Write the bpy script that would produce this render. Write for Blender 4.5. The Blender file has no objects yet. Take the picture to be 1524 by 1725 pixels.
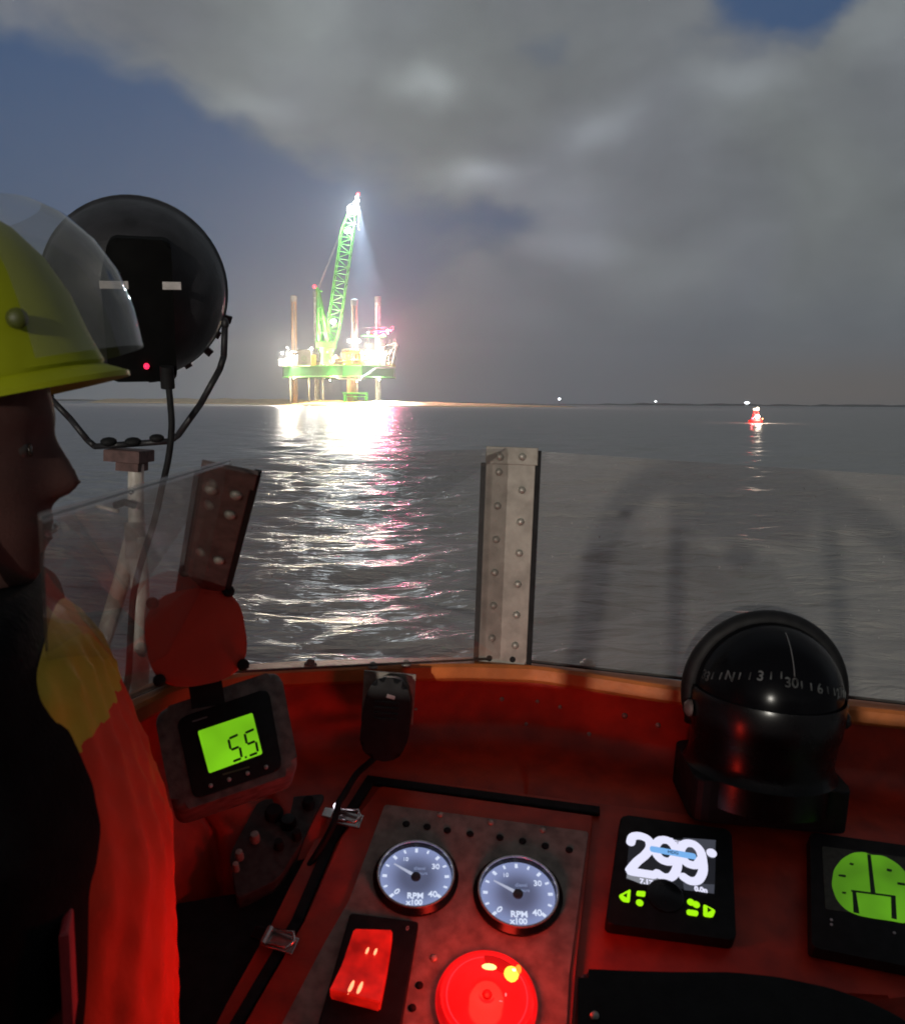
import bpy, bmesh, random, math
import numpy as np
from math import sin, cos, tan, atan, atan2, radians, pi, sqrt, exp
from mathutils import Vector, Matrix
random.seed(7)
RNG = np.random.default_rng(11)
SC = bpy.context.scene
COL = SC.collection

# ------------------------------------------------------------------ camera
FPX, PCX, PCY = 1500.0, 762.0, 862.5
EYE = 2.0
CAM = Vector((0, 0, EYE))
PITCH = atan((862.5 - 678.5) / FPX)
CROLL = radians(0.4)
_fw = Vector((0, cos(PITCH), -sin(PITCH)))
_rt0 = Vector((1, 0, 0)); _up0 = _rt0.cross(_fw)
C_R = _rt0 * cos(CROLL) + _up0 * sin(CROLL)
C_U = _up0 * cos(CROLL) - _rt0 * sin(CROLL)
C_F = _fw

def ray(px, py):
    return C_R * ((px - PCX) / FPX) - C_U * ((py - PCY) / FPX) + C_F
def PD(px, py, d):                 # point at depth d along the viewing axis
    return CAM + ray(px, py) * d
def at(px, py, Y):                 # point at world distance Y
    r = ray(px, py)
    return CAM + r * (Y / r.y)

# boat axes (the boat heels a little to starboard)
BYAW, BROLL = radians(3.0), radians(3.5)
_f = Vector((sin(BYAW), cos(BYAW), 0)); _r = Vector((cos(BYAW), -sin(BYAW), 0)); _u = Vector((0, 0, 1))
B_R = _r * cos(BROLL) - _u * sin(BROLL)
B_U = _u * cos(BROLL) + _r * sin(BROLL)
B_F = _f
def BP(r, f, u):
    return CAM + B_R * r + B_F * f + B_U * u
def onplane(px, py, p, n):
    d = ray(px, py)
    return CAM + d * ((p - CAM).dot(n) / d.dot(n))
def onlevel(px, py, u):            # on a level plane of the boat
    return onplane(px, py, BP(0, 0, u), B_U)
def bco(P):
    q = P - CAM
    return (q.dot(B_R), q.dot(B_F), q.dot(B_U))

cd = bpy.data.cameras.new('camera'); cam = bpy.data.objects.new('camera', cd); COL.objects.link(cam)
M = Matrix((C_R, C_U, -C_F)).transposed().to_4x4(); M.translation = CAM
cam.matrix_world = M
cd.sensor_fit = 'HORIZONTAL'; cd.sensor_width = 36.0
cd.lens = 36.0 * FPX / 1524.0
cd.clip_start = 0.02; cd.clip_end = 9000
cd.dof.use_dof = True; cd.dof.focus_distance = 9.0
cd.dof.aperture_fstop = cd.lens / 1.9
SC.camera = cam

# ------------------------------------------------------------------ helpers
class MB:
    def __init__(self): self.bm = bmesh.new()
    def _xf(self, vs, m):
        if m is not None: bmesh.ops.transform(self.bm, matrix=m, verts=vs)
        return vs
    def prism(self, pts, z0, z1, m=None, bevel=0, seg=2):
        bm = self.bm
        a = [bm.verts.new((p[0], p[1], z0)) for p in pts]; b = [bm.verts.new((p[0], p[1], z1)) for p in pts]
        n = len(pts)
        area = sum(pts[i][0]*pts[(i+1) % n][1] - pts[(i+1) % n][0]*pts[i][1] for i in range(n))
        fl = (area > 0) == (z1 > z0)
        fs = [bm.faces.new(a[::-1] if fl else a), bm.faces.new(b if fl else b[::-1])]
        for i in range(n):
            j = (i+1) % n
            q = (a[i], a[j], b[j], b[i])
            fs.append(bm.faces.new(q if fl else q[::-1]))
        vs = a + b
        if bevel:
            top = [e for e in fs[1].edges]
            r = bmesh.ops.bevel(bm, geom=top, offset=bevel, segments=seg, affect='EDGES', profile=0.5)
            vs = list({v for v in vs if v.is_valid} | set(r['verts']))
        return self._xf(vs, m)
    def box(self, x0, x1, y0, y1, z0, z1, m=None, bevel=0):
        return self.prism([(x0, y0), (x1, y0), (x1, y1), (x0, y1)], z0, z1, m, bevel)
    def tube(self, path, r, n=8, cap=True):
        bm = self.bm
        P = [Vector(p) for p in path]; rings = []
        rr = r if isinstance(r, (list, tuple)) else [r]*len(P)
        prev = None
        for i, p in enumerate(P):
            t = (P[min(i+1, len(P)-1)] - P[max(i-1, 0)]).normalized()
            if prev is None:
                ref = Vector((0, 0, 1)) if abs(t.z) < 0.9 else Vector((1, 0, 0))
                x = t.cross(ref).normalized()
            else:
                x = (prev - t * prev.dot(t)).normalized()
            prev = x; y = t.cross(x)
            rings.append([bm.verts.new(p + x*rr[i]*cos(2*pi*k/n) + y*rr[i]*sin(2*pi*k/n)) for k in range(n)])
        for a, b in zip(rings, rings[1:]):
            for k in range(n):
                bm.faces.new((a[k], a[(k+1) % n], b[(k+1) % n], b[k]))
        if cap:
            bm.faces.new(rings[0][::-1]); bm.faces.new(rings[-1])
        return [v for q in rings for v in q]
    def lathe(self, prof, n=32, m=None, cap=True):   # prof: (radius, z) around local z
        bm = self.bm; rings = []; vs = []
        for (r, z) in prof:
            if r < 1e-6:
                v = bm.verts.new((0, 0, z)); rings.append([v]); vs.append(v)
            else:
                q = [bm.verts.new((r*cos(2*pi*k/n), r*sin(2*pi*k/n), z)) for k in range(n)]
                rings.append(q); vs += q
        for a, b in zip(rings, rings[1:]):
            for k in range(n):
                k2 = (k+1) % n
                if len(a) == 1 and len(b) == 1: continue
                if len(a) == 1: bm.faces.new((a[0], b[k2], b[k]))
                elif len(b) == 1: bm.faces.new((a[k], a[k2], b[0]))
                else: bm.faces.new((a[k], a[k2], b[k2], b[k]))
        if cap:
            if len(rings[0]) > 1: bm.faces.new(rings[0][::-1])
            if len(rings[-1]) > 1: bm.faces.new(rings[-1])
        bmesh.ops.recalc_face_normals(bm, faces=list({f for v in vs for f in v.link_faces}))
        return self._xf(vs, m)
    def ball(self, c, r, seg=12, sc=(1, 1, 1), m=None):
        q = bmesh.ops.create_uvsphere(self.bm, u_segments=seg, v_segments=max(4, seg//2), radius=r)['verts']
        bmesh.ops.transform(self.bm, matrix=Matrix.Translation(c) @ Matrix.Diagonal((*sc, 1)), verts=q)
        return self._xf(q, m)
    def quad(self, pts):
        return self.bm.faces.new([self.bm.verts.new(p) for p in pts])
    def loft(self, rings, closed=True, cap=True):
        bm = self.bm
        R = [[bm.verts.new(p) for p in q] for q in rings]
        n = len(R[0])
        for a, b in zip(R, R[1:]):
            for k in range(n if closed else n-1):
                bm.faces.new((a[k], a[(k+1) % n], b[(k+1) % n], b[k]))
        if cap and closed:
            bm.faces.new(R[0][::-1]); bm.faces.new(R[-1])
        return [v for q in R for v in q]
    def text(self, s, size, x, y, z, ex=0.0004, bold=0.0, shear=0, rot=0, align='CENTER', sx=1.0, m=None):
        c = bpy.data.curves.new('t', 'FONT'); c.body = s; c.size = size; c.extrude = ex; c.offset = bold; c.shear = shear
        c.align_x = align; c.align_y = 'CENTER'
        o = bpy.data.objects.new('t', c); COL.objects.link(o)
        dg = bpy.context.evaluated_depsgraph_get()
        me = bpy.data.meshes.new_from_object(o.evaluated_get(dg))
        mm = Matrix.Translation((x, y, z)) @ Matrix.Rotation(rot, 4, 'Z') @ Matrix.Diagonal((sx, 1, 1, 1))
        if m is not None: mm = m @ mm
        me.transform(mm); self.bm.from_mesh(me)
        bpy.data.objects.remove(o); bpy.data.curves.remove(c); bpy.data.meshes.remove(me)
    def build(self, name, mat, parent=None, smooth=False, origin=None, recalc=False):
        if recalc: bmesh.ops.recalc_face_normals(self.bm, faces=self.bm.faces[:])
        if origin is not None:
            bmesh.ops.translate(self.bm, verts=self.bm.verts[:], vec=-Vector(origin))
        me = bpy.data.meshes.new(name); self.bm.to_mesh(me); self.bm.free()
        for mt in (mat if isinstance(mat, list) else [mat]): me.materials.append(mt)
        if smooth:
            me.polygons.foreach_set('use_smooth', [True]*len(me.polygons))
            if smooth == 'auto':
                try: me.set_sharp_from_angle(angle=radians(38))
                except Exception: pass
        o = bpy.data.objects.new(name, me); COL.objects.link(o)
        if parent is not None: o.parent = parent
        elif origin is not None: o.location = origin
        return o

def tag(o, label, cat, group=None):
    o['label'] = label; o['category'] = cat
    if group: o['group'] = group
    return o
def thing(name, m, label, cat, group=None):
    o = bpy.data.objects.new(name, None); COL.objects.link(o)
    o.empty_display_size = 0.05
    if isinstance(m, Matrix): o.matrix_world = m
    else: o.location = m
    return tag(o, label, cat, group)
def copy_tree(o, parent=None):
    c = o.copy(); COL.objects.link(c)
    if parent is not None: c.parent = parent
    for ch in list(o.children): copy_tree(ch, c)
    return c
def structure(o, kind='structure'):
    o['kind'] = kind; return o

class Frame:
    """a flat local frame: e1 to the right, e2 up the face, n out of it"""
    def __init__(s, O, e1, n):
        s.n = n.normalized(); s.e1 = (e1 - s.n*e1.dot(s.n)).normalized(); s.e2 = s.n.cross(s.e1); s.O = O
    def px(s, x, y, h=0.0):
        q = onplane(x, y, s.O + s.n*h, s.n) - s.O
        return (q.dot(s.e1), q.dot(s.e2))
    def pts(s, L, h=0.0): return [s.px(x, y, h) for x, y in L]
    def mat(s, a=0, b=0, h=0):
        m = Matrix((s.e1, s.e2, s.n)).transposed().to_4x4(); m.translation = s.O + s.e1*a + s.e2*b + s.n*h; return m
    def at(s, a, b, h=0, rot=0):
        e1 = s.e1*cos(rot) + s.e2*sin(rot)
        return Frame(s.O + s.e1*a + s.e2*b + s.n*h, e1, s.n)
def facing(px, py, d, rot_deg, tilt_up=0.0, turn=0.0):
    """frame on an object that faces the eye (tilt/turn in degrees), rotated in the picture by rot_deg"""
    back = -ray(px, py).normalized()
    up = (C_U - back*C_U.dot(back)).normalized(); rt = up.cross(back)
    n = back*cos(radians(tilt_up))*cos(radians(turn)) + up*sin(radians(tilt_up)) + rt*sin(radians(turn))
    e1 = rt*cos(radians(rot_deg)) + up*sin(radians(rot_deg))
    return Frame(PD(px, py, d), e1, n)
def rounded(pts, r, k=5):
    out = []; n = len(pts)
    for i in range(n):
        p = Vector(pts[i]).to_2d(); a = Vector(pts[i-1]).to_2d(); b = Vector(pts[(i+1) % n]).to_2d()
        da = (a-p); db = (b-p); q = min(r, da.length*0.45, db.length*0.45)
        A = p + da.normalized()*q; Bq = p + db.normalized()*q
        for j in range(k+1):
            t = j/k
            v = A*(1-t)**2 + p*2*t*(1-t) + Bq*t*t
            out.append((v.x, v.y))
    return out
def smoothpath(P, k=6):
    P = [Vector(p) for p in P]; out = []
    for i in range(len(P)-1):
        p0, p1, p2, p3 = P[max(i-1, 0)], P[i], P[i+1], P[min(i+2, len(P)-1)]
        for j in range(k):
            t = j/k
            out.append(0.5*((2*p1) + (p2-p0)*t + (2*p0-5*p1+4*p2-p3)*t*t + (3*p1-p0-3*p2+p3)*t**3))
    out.append(P[-1]); return out

# ------------------------------------------------------------------ materials
def nt(name):
    m = bpy.data.materials.new(name); m.use_nodes = True
    return m, m.node_tree.nodes, m.node_tree.links, m.node_tree.nodes['Principled BSDF']
def mat(name, col, rough=0.5, metal=0.0, var=0.25, scale=40.0, bump=0.0, bscale=None, spec=0.5, dirt=None, coat=0.0):
    m, N, L, b = nt(name)
    tc = N.new('ShaderNodeTexCoord')
    nz = N.new('ShaderNodeTexNoise'); nz.inputs['Scale'].default_value = scale; nz.inputs['Detail'].default_value = 5
    L.new(tc.outputs['Object'], nz.inputs['Vector'])
    mx = N.new('ShaderNodeMix'); mx.data_type = 'RGBA'
    c = Vector(col)
    d = Vector(dirt) if dirt else c*(1-var)
    mx.inputs['A'].default_value = (*(c*(1+var*0.5)), 1); mx.inputs['B'].default_value = (*d, 1)
    rp = N.new('ShaderNodeMapRange'); rp.inputs['From Min'].default_value = 0.35; rp.inputs['From Max'].default_value = 0.68
    L.new(nz.outputs['Fac'], rp.inputs['Value']); L.new(rp.outputs['Result'], mx.inputs['Factor'])
    L.new(mx.outputs['Result'], b.inputs['Base Color'])
    rr = N.new('ShaderNodeMapRange'); rr.inputs['To Min'].default_value = max(0.02, rough-0.08); rr.inputs['To Max'].default_value = min(1, rough+0.1)
    L.new(nz.outputs['Fac'], rr.inputs['Value']); L.new(rr.outputs['Result'], b.inputs['Roughness'])
    b.inputs['Metallic'].default_value = metal; b.inputs['Specular IOR Level'].default_value = spec
    b.inputs['Coat Weight'].default_value = coat
    if bump:
        n2 = N.new('ShaderNodeTexNoise'); n2.inputs['Scale'].default_value = bscale or scale*4; n2.inputs['Detail'].default_value = 4
        L.new(tc.outputs['Object'], n2.inputs['Vector'])
        bp_ = N.new('ShaderNodeBump'); bp_.inputs['Distance'].default_value = bump; bp_.inputs['Strength'].default_value = 1
        L.new(n2.outputs['Fac'], bp_.inputs['Height']); L.new(bp_.outputs['Normal'], b.inputs['Normal'])
    return m
def emis(name, col, s, base=(0.02, 0.02, 0.02), sampling=None):
    m, N, L, b = nt(name)
    b.inputs['Base Color'].default_value = (*base, 1); b.inputs['Emission Color'].default_value = (*col, 1)
    b.inputs['Emission Strength'].default_value = s; b.inputs['Roughness'].default_value = 0.3
    if sampling: m.cycles.emission_sampling = sampling
    return m

ORANGE = mat('orange_paint', (0.52, 0.032, 0.007), 0.45, var=0.25, scale=22, bump=0.0006, bscale=90, dirt=(0.33, 0.020, 0.006))
COAMING = mat('orange_coaming', (0.60, 0.17, 0.04), 0.5, var=0.3, scale=18, bump=0.0006, bscale=120)
BLACK = mat('black_rubber', (0.010, 0.010, 0.011), 0.7, var=0.4, scale=60, spec=0.25)
BLACKGLOSS = mat('black_gloss', (0.005, 0.005, 0.006), 0.26, var=0.3, scale=30, spec=0.3)
BLACKPL = mat('black_plastic', (0.008, 0.008, 0.009), 0.6, var=0.4, scale=80, bump=0.0002, bscale=900, spec=0.25)
BEZEL = mat('worn_bezel', (0.17, 0.135, 0.12), 0.7, var=0.5, scale=70, bump=0.0006, bscale=500)
PLATE = mat('gauge_plate_metal', (0.27, 0.225, 0.19), 0.6, metal=0.1, var=0.3, scale=60, bump=0.0003, bscale=700, dirt=(0.17, 0.14, 0.12))
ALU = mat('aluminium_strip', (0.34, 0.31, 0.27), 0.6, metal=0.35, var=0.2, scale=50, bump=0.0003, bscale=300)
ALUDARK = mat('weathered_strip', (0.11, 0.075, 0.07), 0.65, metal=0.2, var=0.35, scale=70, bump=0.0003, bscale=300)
RIVET = mat('rivet_metal', (0.42, 0.39, 0.34), 0.45, metal=0.4, var=0.25, scale=200)
STEEL = mat('bright_steel', (0.6, 0.58, 0.56), 0.22, metal=0.9, var=0.25, scale=90)
WHITEP = mat('white_painted_tube', (0.56, 0.53, 0.48), 0.45, var=0.3, scale=30, dirt=(0.34, 0.29, 0.25))
LAMPBODY = mat('searchlight_black', (0.020, 0.019, 0.022), 0.5, var=0.5, scale=30, bump=0.0005, bscale=400)
PALELABEL = mat('pale_sticker', (0.55, 0.52, 0.5), 0.6, var=0.2, scale=90)
MARK = mat('pale_marking', (0.5, 0.5, 0.5), 0.6, var=0.1)

def schlick(N, L, f0=0.03):
    lw = N.new('ShaderNodeLayerWeight'); lw.inputs['Blend'].default_value = 0.5
    p = N.new('ShaderNodeMath'); p.operation = 'POWER'; p.inputs[1].default_value = 5.0; L.new(lw.outputs['Facing'], p.inputs[0])
    a = N.new('ShaderNodeMath'); a.operation = 'MULTIPLY_ADD'; a.inputs[1].default_value = 1-f0; a.inputs[2].default_value = f0; L.new(p.outputs[0], a.inputs[0])
    return a.outputs[0]
def glass_pane(name='perspex', DIRT_VEIL_LO=.05, DIRT_VEIL_HI=.13):
    m, N, L, b = nt(name)
    out = N['Material Output']
    tr = N.new('ShaderNodeBsdfTransparent'); tr.inputs['Color'].default_value = (0.97, 0.965, 0.96, 1)
    gl = N.new('ShaderNodeBsdfGlossy'); gl.inputs['Roughness'].default_value = 0.03
    df = N.new('ShaderNodeBsdfDiffuse'); df.inputs['Color'].default_value = (0.55, 0.52, 0.48, 1)
    tl = N.new('ShaderNodeBsdfTranslucent'); tl.inputs['Color'].default_value = (0.75, 0.70, 0.65, 1)
    dd = N.new('ShaderNodeMixShader'); dd.inputs[0].default_value = 0.45
    L.new(df.outputs[0], dd.inputs[1]); L.new(tl.outputs[0], dd.inputs[2])
    tc = N.new('ShaderNodeTexCoord')
    n1 = N.new('ShaderNodeTexNoise'); n1.inputs['Scale'].default_value = 9; n1.inputs['Detail'].default_value = 8; n1.inputs['Roughness'].default_value = 0.7
    L.new(tc.outputs['Object'], n1.inputs['Vector'])
    mr = N.new('ShaderNodeMapRange'); mr.inputs['From Min'].default_value = 0.3; mr.inputs['From Max'].default_value = 0.75
    mr.inputs['To Min'].default_value = DIRT_VEIL_LO; mr.inputs['To Max'].default_value = DIRT_VEIL_HI
    L.new(n1.outputs['Fac'], mr.inputs['Value'])
    m1 = N.new('ShaderNodeMixShader'); L.new(mr.outputs['Result'], m1.inputs[0]); L.new(tr.outputs[0], m1.inputs[1]); L.new(dd.outputs[0], m1.inputs[2])
    m2 = N.new('ShaderNodeMixShader'); L.new(schlick(N, L), m2.inputs[0]); L.new(m1.outputs[0], m2.inputs[1]); L.new(gl.outputs[0], m2.inputs[2])
    L.new(m2.outputs[0], out.inputs['Surface'])
    return m
PERSPEX = glass_pane(); PERSPEX_VEILED = glass_pane('veiled_perspex', .085, .20)  # right pane: extra milky veil over the dirt stands in for reflections

# ------------------------------------------------------------------ world: night sky with clouds lit from below
def build_world():
    w = bpy.data.worlds.new('World'); SC.world = w; w.use_nodes = True
    N, L = w.node_tree.nodes, w.node_tree.links
    bg = N['Background']
    tc = N.new('ShaderNodeTexCoord')
    def vmath(op, a, b=None):
        n = N.new('ShaderNodeVectorMath'); n.operation = op
        for i, q in enumerate((a, b)):
            if q is None: continue
            if hasattr(q, 'links'): L.new(q, n.inputs[i])
            else: n.inputs[i].default_value = q
        return n.outputs[0]
    def m(op, a, b=None, c=None, clamp=False):
        n = N.new('ShaderNodeMath'); n.operation = op; n.use_clamp = clamp
        for i, q in enumerate((a, b, c)):
            if q is None: continue
            if hasattr(q, 'links'): L.new(q, n.inputs[i])
            else: n.inputs[i].default_value = q
        return n.outputs[0]
    d = tc.outputs['Generated']
    nw = N.new('ShaderNodeTexNoise'); nw.inputs['Scale'].default_value = 5.0; nw.inputs['Detail'].default_value = 4; nw.inputs['Roughness'].default_value = 0.5
    L.new(d, nw.inputs['Vector'])
    off = vmath('SUBTRACT', nw.outputs['Color'], (0.5, 0.5, 0.5))
    sc = N.new('ShaderNodeVectorMath'); sc.operation = 'SCALE'; L.new(off, sc.inputs[0]); sc.inputs['Scale'].default_value = 0.11
    dw = vmath('ADD', d, sc.outputs[0])
    def azel(v):
        s = N.new('ShaderNodeSeparateXYZ'); L.new(v, s.inputs[0])
        hyp = m('SQRT', m('ADD', m('MULTIPLY', s.outputs[0], s.outputs[0]), m('MULTIPLY', s.outputs[1], s.outputs[1])))
        return m('ARCTAN2', s.outputs[0], s.outputs[1]), m('ARCTAN2', s.outputs[2], hyp)
    az, el = azel(dw)
    az0, el0 = azel(d)
    def blob(x, y, sx, sy, a=az, e=el, tilt=0):
        A, E = atan((x-762)/FPX), atan((678.5-y)/FPX)
        u = m('SUBTRACT', a, A); v = m('SUBTRACT', e, E)
        if tilt:
            ct, st = cos(radians(tilt)), sin(radians(tilt))
            u, v = m('ADD', m('MULTIPLY', u, ct), m('MULTIPLY', v, st)), m('SUBTRACT', m('MULTIPLY', v, ct), m('MULTIPLY', u, st))
        u = m('MULTIPLY', u, FPX/sx); v = m('MULTIPLY', v, FPX/sy)
        return m('EXPONENT', m('MULTIPLY', m('ADD', m('MULTIPLY', u, u), m('MULTIPLY', v, v)), -1.0))
    def total(L_):
        t = None
        for wt, *q in L_:
            k = m('MULTIPLY', blob(*q[:4], tilt=q[4] if len(q) > 4 else 0), wt)
            t = k if t is None else m('ADD', t, k)
        return t
    clear = total([(1.25, 30, 270, 230, 110, -12), (1.25, 290, 345, 230, 105, -20), (1.25, 540, 420, 210, 120, -8), (0.8, 330, 480, 360, 110),
                   (1.7, 1282, 60, 85, 80), (0.55, 860, 385, 90, 50), (0.35, 1115, 140, 60, 45), (0.35, 930, 110, 90, 30)])
    bright = total([(0.8, 715, 168, 42, 30), (0.9, 800, 312, 62, 28), (0.6, 985, 240, 60, 30, 15), (0.6, 530, 75, 110, 95), (0.45, 440, 218, 90, 26),
                    (0.55, 40, 55, 100, 50), (0.5, 1195, 205, 75, 32), (0.35, 950, 370, 80, 70), (0.4, 985, 430, 60, 26), (0.3, 1440, 90, 90, 110, 30), (0.22, 1150, 460, 90, 40, 20)])
    n2 = N.new('ShaderNodeTexNoise'); n2.inputs['Scale'].default_value = 9; n2.inputs['Detail'].default_value = 8; n2.inputs['Roughness'].default_value = 0.56
    mp = N.new('ShaderNodeMapping'); mp.inputs['Scale'].default_value = (1, 1, 2.0); L.new(dw, mp.inputs['Vector']); L.new(mp.outputs[0], n2.inputs['Vector'])
    nn = m('SUBTRACT', n2.outputs['Fac'], 0.5)
    cl = m('SUBTRACT', clear, m('MULTIPLY', nn, 1.3))
    mr = N.new('ShaderNodeMapRange'); mr.interpolation_type = 'SMOOTHSTEP'; mr.inputs['From Min'].default_value = 0.22; mr.inputs['From Max'].default_value = 1.0
    L.new(cl, mr.inputs['Value'])
    br = m('ADD', 1.0, m('ADD', m('MULTIPLY', bright, 1.05), m('MULTIPLY', nn, 0.75)))
    def rgb(c):
        n = N.new('ShaderNodeRGB'); n.outputs[0].default_value = (*c, 1); return n.outputs[0]
    def mix(f, a, b, bt='MIX'):
        n = N.new('ShaderNodeMix'); n.data_type = 'RGBA'; n.blend_type = bt
        if hasattr(f, 'links'): L.new(f, n.inputs['Factor'])
        else: n.inputs['Factor'].default_value = f
        L.new(a, n.inputs['A']); L.new(b, n.inputs['B']); return n.outputs['Result']
    n3 = N.new('ShaderNodeTexNoise'); n3.inputs['Scale'].default_value = 4; L.new(dw, n3.inputs['Vector'])
    hue = N.new('ShaderNodeMapRange'); hue.inputs['From Min'].default_value = 0.35; hue.inputs['From Max'].default_value = 0.65; L.new(n3.outputs['Fac'], hue.inputs['Value'])
    cloud = mix(hue.outputs['Result'], rgb((0.150, 0.163, 0.190)), rgb((0.166, 0.184, 0.188)))
    vs = N.new('ShaderNodeVectorMath'); vs.operation = 'SCALE'; L.new(cloud, vs.inputs[0]); L.new(br, vs.inputs['Scale'])
    # clear sky: deep blue, paler to the horizon
    elr = N.new('ShaderNodeMapRange'); elr.inputs['From Min'].default_value = 0.0; elr.inputs['From Max'].default_value = 0.34; L.new(el0, elr.inputs['Value'])
    blue = mix(elr.outputs['Result'], rgb((0.085, 0.117, 0.175)), rgb((0.038, 0.085, 0.185)))
    c = mix(mr.outputs['Result'], vs.outputs[0], blue)
    # the low sky is an even grey-violet
    low = N.new('ShaderNodeMapRange'); low.interpolation_type = 'SMOOTHSTEP'; low.inputs['From Min'].default_value = 0.16; low.inputs['From Max'].default_value = 0.0; L.new(el0, low.inputs['Value'])
    c = mix(m('MULTIPLY', low.outputs['Result'], 0.6), c, rgb((0.122, 0.148, 0.182)))
    glow = m('MULTIPLY', blob(1470, 655, 330, 55, a=az0, e=el0), 0.75, clamp=True)
    c = mix(glow, c, rgb((0.190, 0.150, 0.112)))
    # astern the sky is unlit and darker
    s = N.new('ShaderNodeSeparateXYZ'); L.new(d, s.inputs[0])
    fr = N.new('ShaderNodeMapRange'); fr.interpolation_type = 'SMOOTHSTEP'; fr.inputs['From Min'].default_value = -0.15; fr.inputs['From Max'].default_value = 0.35
    fr.inputs['To Min'].default_value = SKY_BACK; fr.inputs['To Max'].default_value = 1.0; L.new(s.outputs[1], fr.inputs['Value'])
    fin = N.new('ShaderNodeVectorMath'); fin.operation = 'SCALE'; L.new(c, fin.inputs[0]); L.new(fr.outputs['Result'], fin.inputs['Scale'])
    L.new(fin.outputs[0], bg.inputs['Color']); bg.inputs['Strength'].default_value = 0.98
    w.cycles.sampling_method = 'MANUAL'; w.cycles.sample_map_resolution = 512
SKY_BACK = 0.35
build_world()

# ------------------------------------------------------------------ the sea
def build_sea():
    rad = [1.2, 2.0, 2.8, 3.4, 4.0]
    while rad[-1] < 2300: rad.append(rad[-1]*(1.0065 if rad[-1] < 30 else 1.007 if rad[-1] < 260 else 1.02))
    rad = np.array(rad)
    az = np.concatenate([np.arange(-180, -33, 3.0), np.arange(-33, 33, 0.15), np.arange(33, 180, 3.0)])
    A = np.radians(az); R, T = np.meshgrid(rad, A, indexing='ij')
    X = R*np.sin(T); Y = R*np.cos(T); Z = np.zeros_like(X)
    sp = np.gradient(rad)[:, None]*np.ones_like(X)
    for k in range(110):
        lam = 0.30*(6.0/0.30)**RNG.random()
        th = RNG.normal(radians(8), radians(36)); ph = RNG.random()*2*pi
        slope = 0.026*(1.0 if lam < 1.0 else (1.0/lam)**0.7)
        a = slope*lam/(2*pi)
        fade = np.clip((lam/sp - 3.0)/4.0, 0, 1)
        kx, ky = 2*pi/lam*sin(th), -2*pi/lam*cos(th)
        q = kx*X + ky*Y + ph
        Z += a*fade*(np.sin(q) + 0.22*np.cos(2*q))
    nr, na = X.shape
    co = np.stack([X, Y, Z], -1).reshape(-1, 3)
    i, j = np.meshgrid(np.arange(nr-1), np.arange(na), indexing='ij'); j2 = (j+1) % na
    q = np.stack([i*na+j, i*na+j2, (i+1)*na+j2, (i+1)*na+j], -1).reshape(-1, 4)[:, ::-1]
    me = bpy.data.meshes.new('sea')
    me.vertices.add(len(co)); me.vertices.foreach_set('co', co.ravel())
    me.loops.add(q.size); me.loops.foreach_set('vertex_index', q.ravel().astype(np.int32))
    me.polygons.add(len(q)); me.polygons.foreach_set('loop_start', np.arange(0, q.size, 4, dtype=np.int32))
    me.polygons.foreach_set('use_smooth', np.ones(len(q), dtype=bool))
    me.update(); me.validate()
    m, N, L, b = nt('sea_water')
    b.inputs['Base Color'].default_value = (0.31, 0.31, 0.30, 1); b.inputs['Roughness'].default_value = 0.275
    b.inputs['IOR'].default_value = 1.40
    tc = N.new('ShaderNodeTexCoord')
    prev = None
    for (scx, scy, dist, det) in ((1.0, 2.6, 0.12, 2), (3.6, 9.0, 0.060, 3)):
        mp = N.new('ShaderNodeMapping'); mp.inputs['Scale'].default_value = (scx, scy, 1); mp.inputs['Rotation'].default_value = (0, 0, radians(7))
        L.new(tc.outputs['Object'], mp.inputs['Vector'])
        nz = N.new('ShaderNodeTexNoise'); nz.inputs['Scale'].default_value = 1; nz.inputs['Detail'].default_value = det; nz.inputs['Roughness'].default_value = 0.5
        nz.inputs['Distortion'].default_value = 0.35
        L.new(mp.outputs[0], nz.inputs['Vector'])
        bp_ = N.new('ShaderNodeBump'); bp_.inputs['Strength'].default_value = 1; bp_.inputs['Distance'].default_value = dist
        L.new(nz.outputs['Fac'], bp_.inputs['Height'])
        if prev: L.new(prev, bp_.inputs['Normal'])
        prev = bp_.outputs['Normal']
    L.new(prev, b.inputs['Normal'])
    me.materials.append(m)
    o = bpy.data.objects.new('sea', me); COL.objects.link(o); structure(o)
build_sea()

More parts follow.
